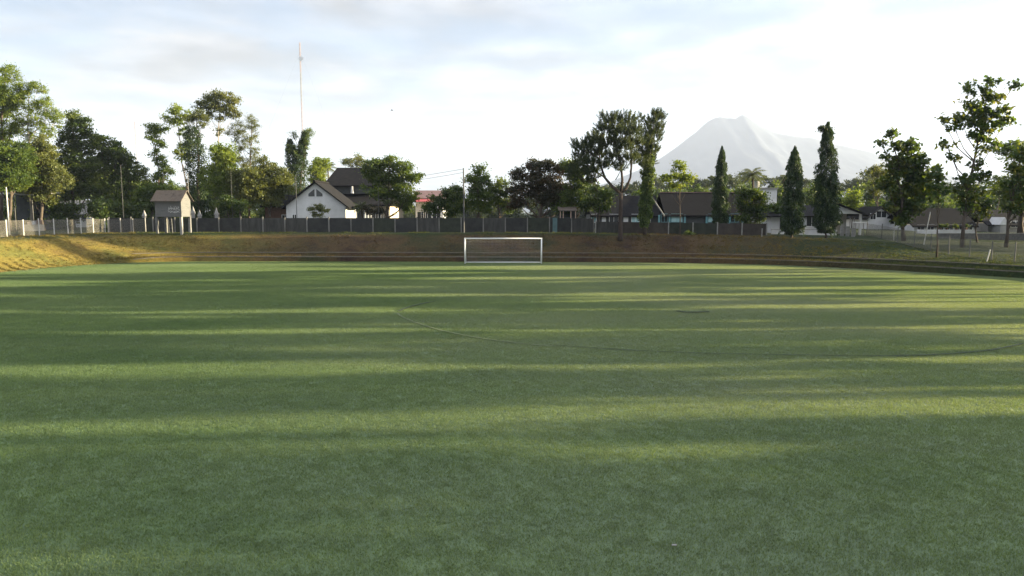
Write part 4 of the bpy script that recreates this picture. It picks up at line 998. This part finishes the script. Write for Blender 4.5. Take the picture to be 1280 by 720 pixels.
# scribbled tag in white spray paint on the front boards
m = MB(); R = random.Random(4)
def scr(pts): m.tube([(x*1.0, -.012, zf+z) for x, z in pts], .022, 4)
scr([(.0, .5), (.12, .95), (.2, .6), (.34, 1.05), (.4, .62), (.5, .9)]); scr([(.05, .72), (.45, .8), (.8, .7), (1.25, .86)])
scr([(.55, .55), (.7, 1.0), (.82, .58), (.66, .66), (.9, 1.02), (1.02, .6)]); scr([(.95, .9), (1.22, 1.0), (1.12, .7), (1.32, .62), (1.2, .48)])
scr([(.0, .4), (.3, .5), (.6, .38), (.95, .5), (1.3, .36)]); scr([(.2, .32), (.5, .42), (.78, .3), (1.1, .4)])
m.build('graffiti', M['scribble'], root)

# ------------------------------------------------------------------ fences and walls
def wall_run(name, label, p0, p1, step, h, matp, matpost, pw=.12, planks=4, cat='wall', last=True, coping=False):
    d = p1-p0; d.z = 0; n = max(1, round(d.length/step)); st = d.length/n; u = d.normalized(); rz = math.atan2(u.y, u.x)
    root = empty(name, Vector((p0.x, p0.y, gz(p0.x, p0.y))), rz, label, cat)
    for i in range(n+1):
        x = i*st; w = p0+u*x; zg = gz(w.x, w.y)-root.location.z
        if i < n or last: MB().box(x-pw/2, x+pw/2, -pw/2-.03, pw/2-.03, zg-.3, zg+h+random.uniform(.0, .16)).build('post', M[matpost], root)
        if i < n:
            w2 = p0+u*(x+st); z2_ = gz(w2.x, w2.y)-root.location.z; m = MB(); ph = h/planks
            for q in range(planks):
                jit = .012*(q % 2)+random.uniform(0, .006)
                a0, a1 = zg+q*ph, zg+(q+1)*ph; b0, b1 = z2_+q*ph, z2_+(q+1)*ph
                if q == 0: a0 -= .3; b0 -= .3
                m.extrude([(x+pw/2, jit, a0), (x+st-pw/2, jit, b0), (x+st-pw/2, jit, b1), (x+pw/2, jit, a1)], (0, .045, 0))
            m.build('panel', M[matp if random.random() < .55 else random.choice(('panel_b', 'panel_c'))], root)
    return root
cL = at(137, 290, 84.5); cL.z = 0
pG = at(742, 290, 84.2); pG.z = 0
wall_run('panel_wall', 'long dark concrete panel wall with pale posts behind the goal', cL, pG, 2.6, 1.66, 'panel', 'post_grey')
pE = at(958, 290, 83.2); pE.z = 0
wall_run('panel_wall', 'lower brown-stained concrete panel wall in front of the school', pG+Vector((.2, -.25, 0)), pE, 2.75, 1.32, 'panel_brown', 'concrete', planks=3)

def mesh_fence(name, label, pts, h, post_mat, pw, wire_r, sp, cat='fence', rail=None):
    root = empty(name, Vector((pts[0].x, pts[0].y, gz(pts[0].x, pts[0].y))), 0, label, cat)
    o0 = root.location
    G = [Vector((p_.x-o0.x, p_.y-o0.y, gz(p_.x, p_.y)-o0.z)) for p_ in pts]
    for q in G:
        lean = random.uniform(-.03, .03)
        m = MB(); m.tube([q+Vector((0, 0, -.3)), q+Vector((lean, 0, h+random.uniform(.05, .2)))], pw, 8); m.build('post', M[post_mat], root)
    for a, b in zip(G[:-1], G[1:]):
        m = MB(); d = b-a; n = max(1, int(d.length/sp))
        for s_ in (-1, 1):
            hh = h-.08; ext = hh/ (d.length/n) / sp*sp
            st = d.length/n; kx = int(hh/st)+1
            for i in range(-kx, n+1):
                # diagonal wires clipped to the bay
                x0, x1 = i*st, i*st+hh
                t0, t1 = max(0, -x0/hh), min(1, (d.length-x0)/hh)
                if t1 <= t0: continue
                def P_(t):
                    xx = x0+t*hh; zz = .05+t*hh if s_ > 0 else .05+(1-t)*hh
                    return a+d*(xx/d.length)+Vector((0, 0, zz))
                m.tube([P_(t0), P_(t1)], wire_r, 3, False)
        for z in (.05, h-.03): m.tube([a+Vector((0, 0, z)), b+Vector((0, 0, z))], wire_r*1.3, 4, False)
        m.build('mesh_panel', M['wire'], root)
    return root
def gpt(px, Y): q = at(px, 300, Y); q.z = 0; return q
# left fence: posts recede along the top of the left bank
lp = []
for i in range(11):
    Y = 60.8+i*2.35; lp.append(Vector((-47.5, Y, 0)))
mesh_fence('mesh_fence', 'sunlit mesh fence with white posts along the top of the left bank', lp, 1.55, 'white_post', .052, .0065, .1)
lp2 = [gpt(139+i*15.5, 84.0) for i in range(4)]
mesh_fence('mesh_fence', 'short run of mesh fence between the corner and the stilt hut', [q+Vector((0, -.5, 0)) for q in lp2], 1.5, 'concrete', .06, .005, .14)
rp = []
for px, Y in ((1083, 88), (1102, 82), (1122, 76.5), (1143, 72), (1164, 68.3), (1187, 65.2), (1213, 62.6), (1241, 60.3), (1270, 58.2), (1302, 56.2)): rp.append(gpt(px, Y))
mesh_fence('mesh_fence', 'dark mesh fence with thin grey posts on the right terrace below the teaks', rp, 1.5, 'grey_concrete', .05, .0055, .12)
# teal gate
g = gat(693.5, 83.7); root = empty('teal_gate', g, 0, 'narrow pale teal metal door standing in the dark panel wall', 'gate')
MB().box(-.27, .27, -.12, -.07, -.1, 1.66).build('door_panel', M['teal_grey'], root)
for z in (.1, .85, 1.55): MB().box(-.25, .25, -.145, -.12, z, z+.06).build('rail', M['teal_grey'], root)

# poles
def pole(name, label, px, Y, ytop, r=.1, mat='grey_concrete', arms=None, lamp=0, cat='pole', group=None, lean=0):
    g = gat(px, Y); root = empty(name, g, 0, label, cat, group); zt = at(px, ytop, Y).z-g.z
    m = MB(); m.tube([(0, 0, -.2), (lean*.5, 0, zt*.5), (lean, 0, zt)], [r, r*.85, r*.65], 8); m.build('shaft', M[mat], root)
    if arms:
        for z, w in arms:
            MB().box(-w/2, w/2, -.05, .05, zt-z, zt-z+.1).build('crossarm', M['metal'], root)
            for x in (-w/2+.08, 0.18, w/2-.08): m = MB(); m.tube([(x, 0, zt-z+.1), (x, 0, zt-z+.3)], [.05, .03], 6); m.build('insulator', M['concrete'], root)
    if lamp:
        m = MB(); m.tube([(0, 0, zt-.1), (lamp*.4, -.1, zt+.25), (lamp, -.2, zt+.3)], .03, 6); m.build('lamp_arm', M['metal'], root)
        MB().box(lamp-.05 if lamp > 0 else lamp-.35, lamp+.35 if lamp > 0 else lamp+.05, -.3, -.1, zt+.24, zt+.32).build('lamp_head', M['metal'], root)
    return root, zt
rp_, zt = pole('utility_pole', 'tall grey concrete utility pole behind the left goal post', 580, 82.3, 210, .1, 'metal')
gp = rp_.location.copy()
for i, (dz, ty) in enumerate(((-.1, 207), (-.5, 214))):
    a = Vector((0, 0, zt+dz)); e = at(395, 222+i*4, 150)-gp; m = MB()
    P_ = [a.lerp(e, t/14)-Vector((0, 0, 1.1*math.sin(math.pi*t/14))) for t in range(15)]
    m.tube(P_, .018, 4, False); o = m.build('overhead_wire', M['black']); o.location = gp
    tag(o, ('upper overhead wire running left from the utility pole top', 'lower overhead wire running left from the utility pole')[i], 'wire', 'overhead wires')
pole('utility_pole', 'distant power pole with two crossarms above the low dark tree of the left grove', 151, 125, 187, .14, 'grey_concrete', [(1.0, 2.2), (1.9, 1.6)])
pole('thin_pole', 'thin grey pole in front of the left grove, left of the stilt hut', 156, 86, 206, .035, 'metal')
pole('white_pole', 'white painted pole in front of the open shed at far left', 12.5, 72, 234, .075, 'white_post')
pole('thin_pole', 'thin pale pole poking above the stilt hut roof ridge', 238.5, 84.9, 217, .035, 'concrete')
pole('thin_pole', 'thin grey pole among the olive trees right of the creeper column', 292, 89, 214, .03, 'metal')
pole('street_lamp', 'slim street lamp in front of the white gabled house', 372, 87, 221, .05, 'metal', lamp=.5, cat='street lamp')
pole('thin_pole', 'slim grey post beside the left trunk of the rounded tree', 474, 89, 232, .04, 'metal')
for i, (px, Y, yt, ln, lb) in enumerate(((1117, 80, 277, 0, 'straight pale stake standing left of the broad low teak trunk'), (1155, 76, 265, .5, 'long pale stake leaning right beside the broad low teak'))):
    g = gat(px, Y); zt = at(px, yt, Y).z-g.z; m = MB(); m.tube([(0, 0, -.1), (ln, 0, zt)], [.055, .04], 7); o = m.build('stake', M['white_post']); o.location = g; tag(o, lb, 'stake')
g = gat(952, 77.5); m = MB(); m.tube([(0, 0, -.1), (.02, 0, .85)], [.07, .06], 8); m.tube([(.02, 0, .85), (.02, 0, .9)], [.08, .07], 8); o = m.build('marker_post', M['concrete']); o.location = g; tag(o, 'short weathered marker post alone on the bank below the brown wall', 'post')
g = gat(1235, 59); m = MB(); m.tube([(0, 0, -.1), (.22, 0, .95)], [.05, .045], 8); m.tube([(.22, 0, .95), (.235, 0, 1.02)], [.055, .05], 8); o = m.build('marker_post', M['white_post']); o.location = g; tag(o, 'short white post leaning right against the mesh fence', 'post')

# masts
def mast(label, px, Y, ytop, w, seg, group=None, dish=None, guy=True):
    g = gat(px, Y); root = empty('radio_mast', g, 0, label, 'mast', group); zt = at(px, ytop, Y).z-g.z
    n = int(zt/seg)
    P3 = [(w*math.cos(a), w*math.sin(a)) for a in (0.5, 0.5+2.094, .5+4.189)]
    for c_, nm in ((0, 'white_section'), (1, 'red_section')):
        m = MB()
        for b in range(6):
            if b % 2 != c_: continue
            z0, z1 = zt*b/6, zt*(b+1)/6
            for x, y in P3: m.tube([(x, y, z0), (x, y, z1)], .07, 4)
            k_ = int((z1-z0)/seg)
            for i in range(k_):
                za, zb = z0+i*(z1-z0)/k_, z0+(i+1)*(z1-z0)/k_
                for j in range(3):
                    a, b2 = P3[j], P3[(j+1) % 3]
                    m.tube([(*a, za), (*b2, zb)], .035, 3, False); m.tube([(*a, zb), (*b2, zb)], .035, 3, False)
        m.build(nm, M['concrete' if c_ == 0 else 'mast_red'], root)
    if dish:
        z = at(px, dish, Y).z-g.z
        m = MB(); m.tube([(.5, -.3, z), (.5, -.5, z), (.5, -.9, z+.02)], [.2, .75, .9], 14); m.build('dish', M['white_paint'], root)
    if guy:
        for f in (.5, .95):
            for a in (0.9, 3.0, 5.1):
                m = MB(); m.tube([(0, 0, zt*f), (zt*.45*math.cos(a), zt*.45*math.sin(a), 0)], .012, 3, False); m.build('guy_wire', M['metal'], root)
    return root
mast('tall red and white lattice radio mast with a small dish above the twin creeper columns', 382, 300, 53, .24, 1.6, dish=74)
mast('fainter thin radio mast in the haze left of the slender tree', 176, 420, 152, .22, 2.0, guy=False)

# ------------------------------------------------------------------ goal
Yg = onfield(629, 330).y
gx = (onfield(582.5, 330).x+onfield(675.5, 330).x)/2; w = 7.32/2; h = 2.44
root = empty('football_goal', (gx, Yg, 0), 0, 'white football goal with net on the far goal line', 'goal')
for s_ in (-1, 1):
    m = MB(); m.tube([(s_*w, 0, 0), (s_*w, 0, h+.06)], .06, 12); m.build('goal_post', M['white_paint'], root, True)
    m = MB(); m.tube([(s_*w, .06, h-.05), (s_*w, .9, h-.05), (s_*w, 1.7, .05)], .03, 8); m.tube([(s_*w, .06, .05), (s_*w, 1.7, .05)], .035, 8); m.build('side_frame', M['white_paint'], root, True)
m = MB(); m.tube([(-w, 0, h), (w, 0, h)], .058, 12); m.build('crossbar', M['white_paint'], root, True)
m = MB(); m.tube([(-w, 1.7, .05), (w, 1.7, .05)], .045, 8); m.build('ground_bar', M['white_paint'], root, True)
m = MB(); nx, st = 56, 2*w/56
prof_ = [(0, h-.06), (.9, h-.06), (1.7, .07)]
for i in range(nx+1):
    x = -w+i*st; m.tube([(x, a, b-(.05 if 0 < i < nx else 0)*(1 if a == .9 else 0)) for a, b in prof_], .003, 3, False)
for j in range(24):
    t = j/23*2.9
    if t < .9: a, b = t, h-.06
    else: q = (t-.9)/2.0; a, b = .9+.8*q, (h-.06)*(1-q)+.07*q
    m.tube([(-w, a, b), (w, a, b)], .003, 3, False)
    if j:
        for s_ in (-1, 1): m.tube([(s_*w, .02, b), (s_*w, a, b)], .003, 3, False)
m.build('net', M['net'], root)
m = MB(); q = onfield(640, 331.5)
m.v = [(-41, Yg-.06, .04), (24, Yg-.06, .04), (24, Yg+.06, .04), (-41, Yg+.06, .04)]; m.f = [(0, 1, 2, 3)]; tag(m.build('field_marking', pale), kind='structure')

# small things on the grass
p_ = onfield(842, 685); m = MB(); m.extrude([(-.035, -.015, .045), (.04, -.02, .042), (.05, .02, .048), (-.02, .02, .045)], (0, 0, .006)); o = m.build('paper_scrap', M['concrete']); o.location = p_
tag(o, 'tiny white scrap of paper on the grass near the bottom edge', 'litter')
# bird
w_ = at(490, 138, 120); root = empty('bird', w_, 0, 'small dark bird gliding alone in the open sky', 'bird')
m = MB(); m.tube([(-.22, 0, 0), (-.1, 0, 0), (.05, 0, .01), (.16, 0, .03), (.22, 0, .03)], [.015, .05, .06, .04, .012], 8)
m.extrude([(-.02, 0, .03), (.1, 0, .03), (.02, .38, .16), (-.06, .36, .15)], (0, 0, .008)); m.extrude([(-.02, 0, .03), (-.06, -.36, .15), (.02, -.38, .16), (.1, 0, .03)], (0, 0, .008))
m.extrude([(-.2, 0, 0), (-.34, .07, 0), (-.34, -.07, 0)], (0, 0, .008)); o = m.build('body', M['black'], root)

# ------------------------------------------------------------------ volcano
MD = 5200.0
sil = [(560, 262), (640, 258), (700, 246), (760, 228), (805, 209), (830, 193), (850, 178), (868, 163), (880, 152), (888, 147.5), (896, 146), (903, 148.5), (909, 147), (914, 149.5), (918, 145.5), (922, 143), (926, 144.5), (931, 147.5), (936, 152), (945, 157),
       (962, 166), (985, 170), (1010, 172.5), (1040, 181), (1075, 188), (1100, 196), (1130, 206), (1180, 219), (1250, 234), (1350, 250), (1500, 262)]
nx_, ny_ = 490, 90; m = MB()
for j in range(ny_+1):
    v = j/ny_*2-1; fall = max(0, 1-abs(v))**1.25
    for i in range(nx_+1):
        px = 540+i*2.0; pe = 915+(px-915)*(1+.55*abs(v))+mn.fractal(Vector((px/38, v*5, 7)), .9, 2.1, 4)*12*min(1, abs(v)*4); zc = (lerp_tab(pe-3, sil)+2*lerp_tab(pe, sil)+lerp_tab(pe+3, sil))/4
        z = max(0, at(px, zc, MD).z)
        x = (px-640)/F*MD; y = MD+v*1500
        rid = mn.fractal(Vector((x/420, y/600, 2.3)), .9, 2.1, 5)*z*.05*(1-fall**4)
        m.v.append((x, y, max(-5, z*fall + rid*fall - 4*(1-fall) + mn.noise(Vector((x/90, y/90, 0)))*4*fall)))
for j in range(ny_):
    for i in range(nx_):
        a = j*(nx_+1)+i; m.f.append((a, a+1, a+nx_+2, a+nx_+1))
tag(m.build('mountain', M['rock'], smooth=True), kind='structure')

# ------------------------------------------------------------------ haze
m = MB(); m.box(-7500, 7500, -7500, 7500, -7.0, 740)
hz, nt, ns, ls = new_mat('morning_haze')
out = ns.new('ShaderNodeOutputMaterial'); pv = ns.new('ShaderNodeVolumePrincipled')
pv.inputs['Color'].default_value = (.59, .685, .92, 1); pv.inputs['Density'].default_value = HAZE = 1.15e-4; pv.inputs['Anisotropy'].default_value = .05
ls.new(pv.outputs[0], out.inputs['Volume'])
haze = tag(m.build('haze', hz), 'thin morning haze filling the air', 'haze', kind='stuff')

# ------------------------------------------------------------------ light, sky, camera
sd = bpy.data.lights.new('sun', 'SUN'); sd.energy = 5.0; sd.angle = math.radians(.55); sd.color = (1, .84, .53)
so = bpy.data.objects.new('sun', sd); COL.objects.link(so)
el, az = math.radians(SUN_EL), math.radians(SUN_AZ)
dv = Vector((math.cos(el)*math.cos(az), math.cos(el)*math.sin(az), math.sin(el)))
so.rotation_euler = dv.to_track_quat('Z', 'Y').to_euler()
W = bpy.data.worlds.new('World'); S.world = W; W.use_nodes = True
nt = W.node_tree; ns, ls = nt.nodes, nt.links; ns.clear()
out = ns.new('ShaderNodeOutputWorld'); bg = ns.new('ShaderNodeBackground')
sky = ns.new('ShaderNodeTexSky'); sky.sky_type = 'NISHITA'; sky.sun_disc = False
sky.sun_elevation = el; sky.sun_rotation = math.radians(90-SUN_AZ); sky.dust_density = 1.2; sky.air_density = 1.0; sky.ozone_density = 4.0
tc = ns.new('ShaderNodeTexCoord')
# cloud sheets: noise on the plane of the clouds (direction divided by height)
sp = ns.new('ShaderNodeSeparateXYZ'); ls.new(tc.outputs['Generated'], sp.inputs[0])
def wm(op, a, b=None, clamp=False):
    q = ns.new('ShaderNodeMath'); q.operation = op; q.use_clamp = clamp
    for i, s_ in enumerate((a, b)):
        if s_ is None: continue
        if isinstance(s_, (int, float)): q.inputs[i].default_value = s_
        else: ls.new(s_, q.inputs[i])
    return q.outputs[0]
zz = wm('ADD', wm('MAXIMUM', sp.outputs[2], 0.0), .09)
cx = ns.new('ShaderNodeCombineXYZ'); ls.new(wm('DIVIDE', sp.outputs[0], zz), cx.inputs[0]); ls.new(wm('DIVIDE', sp.outputs[1], zz), cx.inputs[1])
n1 = ns.new('ShaderNodeTexNoise'); n1.inputs['Scale'].default_value = .75; n1.inputs['Detail'].default_value = 7; n1.inputs['Roughness'].default_value = .52; n1.inputs['Distortion'].default_value = .3
ls.new(cx.outputs[0], n1.inputs['Vector'])
mp = ns.new('ShaderNodeMapping'); mp.inputs['Location'].default_value = (3.1, 1.7, 0); ls.new(cx.outputs[0], mp.inputs[0])
n2 = ns.new('ShaderNodeTexNoise'); n2.inputs['Scale'].default_value = 2.3; n2.inputs['Detail'].default_value = 5; n2.inputs['Roughness'].default_value = .5; ls.new(mp.outputs[0], n2.inputs['Vector'])
r1 = ns.new('ShaderNodeMapRange'); r1.interpolation_type = 'SMOOTHSTEP'; ls.new(n1.outputs['Fac'], r1.inputs[0]); r1.inputs[1].default_value = .40; r1.inputs[2].default_value = .64
r2 = ns.new('ShaderNodeMapRange'); r2.interpolation_type = 'SMOOTHSTEP'; ls.new(n2.outputs['Fac'], r2.inputs[0]); r2.inputs[1].default_value = .56; r2.inputs[2].default_value = .72
cl = wm('ADD', wm('MULTIPLY_ADD', r1.outputs[0], .42), wm('MULTIPLY', r2.outputs[0], .25), True)
cl.node.inputs[0].links[0].from_node.inputs[2].default_value = .54
hzn = ns.new('ShaderNodeMapRange'); hzn.interpolation_type = 'SMOOTHSTEP'; ls.new(sp.outputs[2], hzn.inputs[0]); hzn.inputs[1].default_value = .22; hzn.inputs[2].default_value = 0.02; hzn.inputs[3].default_value = 0; hzn.inputs[4].default_value = .5
cl = wm('MAXIMUM', cl, hzn.outputs[0])
# clouds are lit by the low sun: whiter towards it
dp = ns.new('ShaderNodeVectorMath'); dp.operation = 'DOT_PRODUCT'; nv = ns.new('ShaderNodeVectorMath'); nv.operation = 'NORMALIZE'; ls.new(tc.outputs['Generated'], nv.inputs[0])
ls.new(nv.outputs[0], dp.inputs[0]); dp.inputs[1].default_value = dv
CB = 1.9
t_ = ns.new('ShaderNodeMapRange'); ls.new(dp.outputs['Value'], t_.inputs[0]); t_.inputs[1].default_value = -.5; t_.inputs[2].default_value = 1.0
glow = wm('MULTIPLY_ADD', wm('POWER', t_.outputs[0], 2.3), 1.7*CB); glow.node.inputs[2].default_value = .72*CB
shd = ns.new('ShaderNodeMapRange'); shd.interpolation_type = 'SMOOTHSTEP'; ls.new(n2.outputs['Fac'], shd.inputs[0]); shd.inputs[1].default_value = .35; shd.inputs[2].default_value = .68; shd.inputs[3].default_value = .74; shd.inputs[4].default_value = 1.34
class _g: pass
cg = _g(); cg.outputs = [wm('MULTIPLY', glow, shd.outputs[0])]
cc = ns.new('ShaderNodeVectorMath'); cc.operation = 'SCALE'; cc.inputs[0].default_value = (.955, .965, 1.0)
up = ns.new('ShaderNodeMapRange'); ls.new(sp.outputs[2], up.inputs[0]); up.inputs[1].default_value = .25; up.inputs[2].default_value = .8; up.inputs[3].default_value = 1.0; up.inputs[4].default_value = 2.5
ls.new(wm('MULTIPLY', cg.outputs[0], up.outputs[0]), cc.inputs['Scale'])
mx = ns.new('ShaderNodeMix'); mx.data_type = 'RGBA'; ls.new(cl, mx.inputs[0]); ls.new(sky.outputs[0], mx.inputs[6]); ls.new(cc.outputs[0], mx.inputs[7])
ls.new(mx.outputs[2], bg.inputs[0]); bg.inputs[1].default_value = .05; ls.new(bg.outputs[0], out.inputs[0])

cd = bpy.data.cameras.new('camera'); cam = bpy.data.objects.new('camera', cd); COL.objects.link(cam)
cam.location = (0, 0, CAMZ); cam.rotation_euler = (math.pi/2-TH, 0, 0)
cd.sensor_width = 36; cd.lens = F/1280*36; cd.clip_start = .1; cd.clip_end = 30000
S.camera = cam
S.view_settings.view_transform = 'Standard'; S.view_settings.look = 'None'; S.view_settings.gamma = 1; S.view_settings.exposure = 2.8
S.view_settings.use_curve_mapping = False
S.cycles.use_denoising = True
S.cycles.max_bounces = 6; S.cycles.diffuse_bounces = 3; S.cycles.transmission_bounces = 3; S.cycles.volume_bounces = 1; S.cycles.transparent_max_bounces = 4
S.cycles.use_adaptive_sampling = True
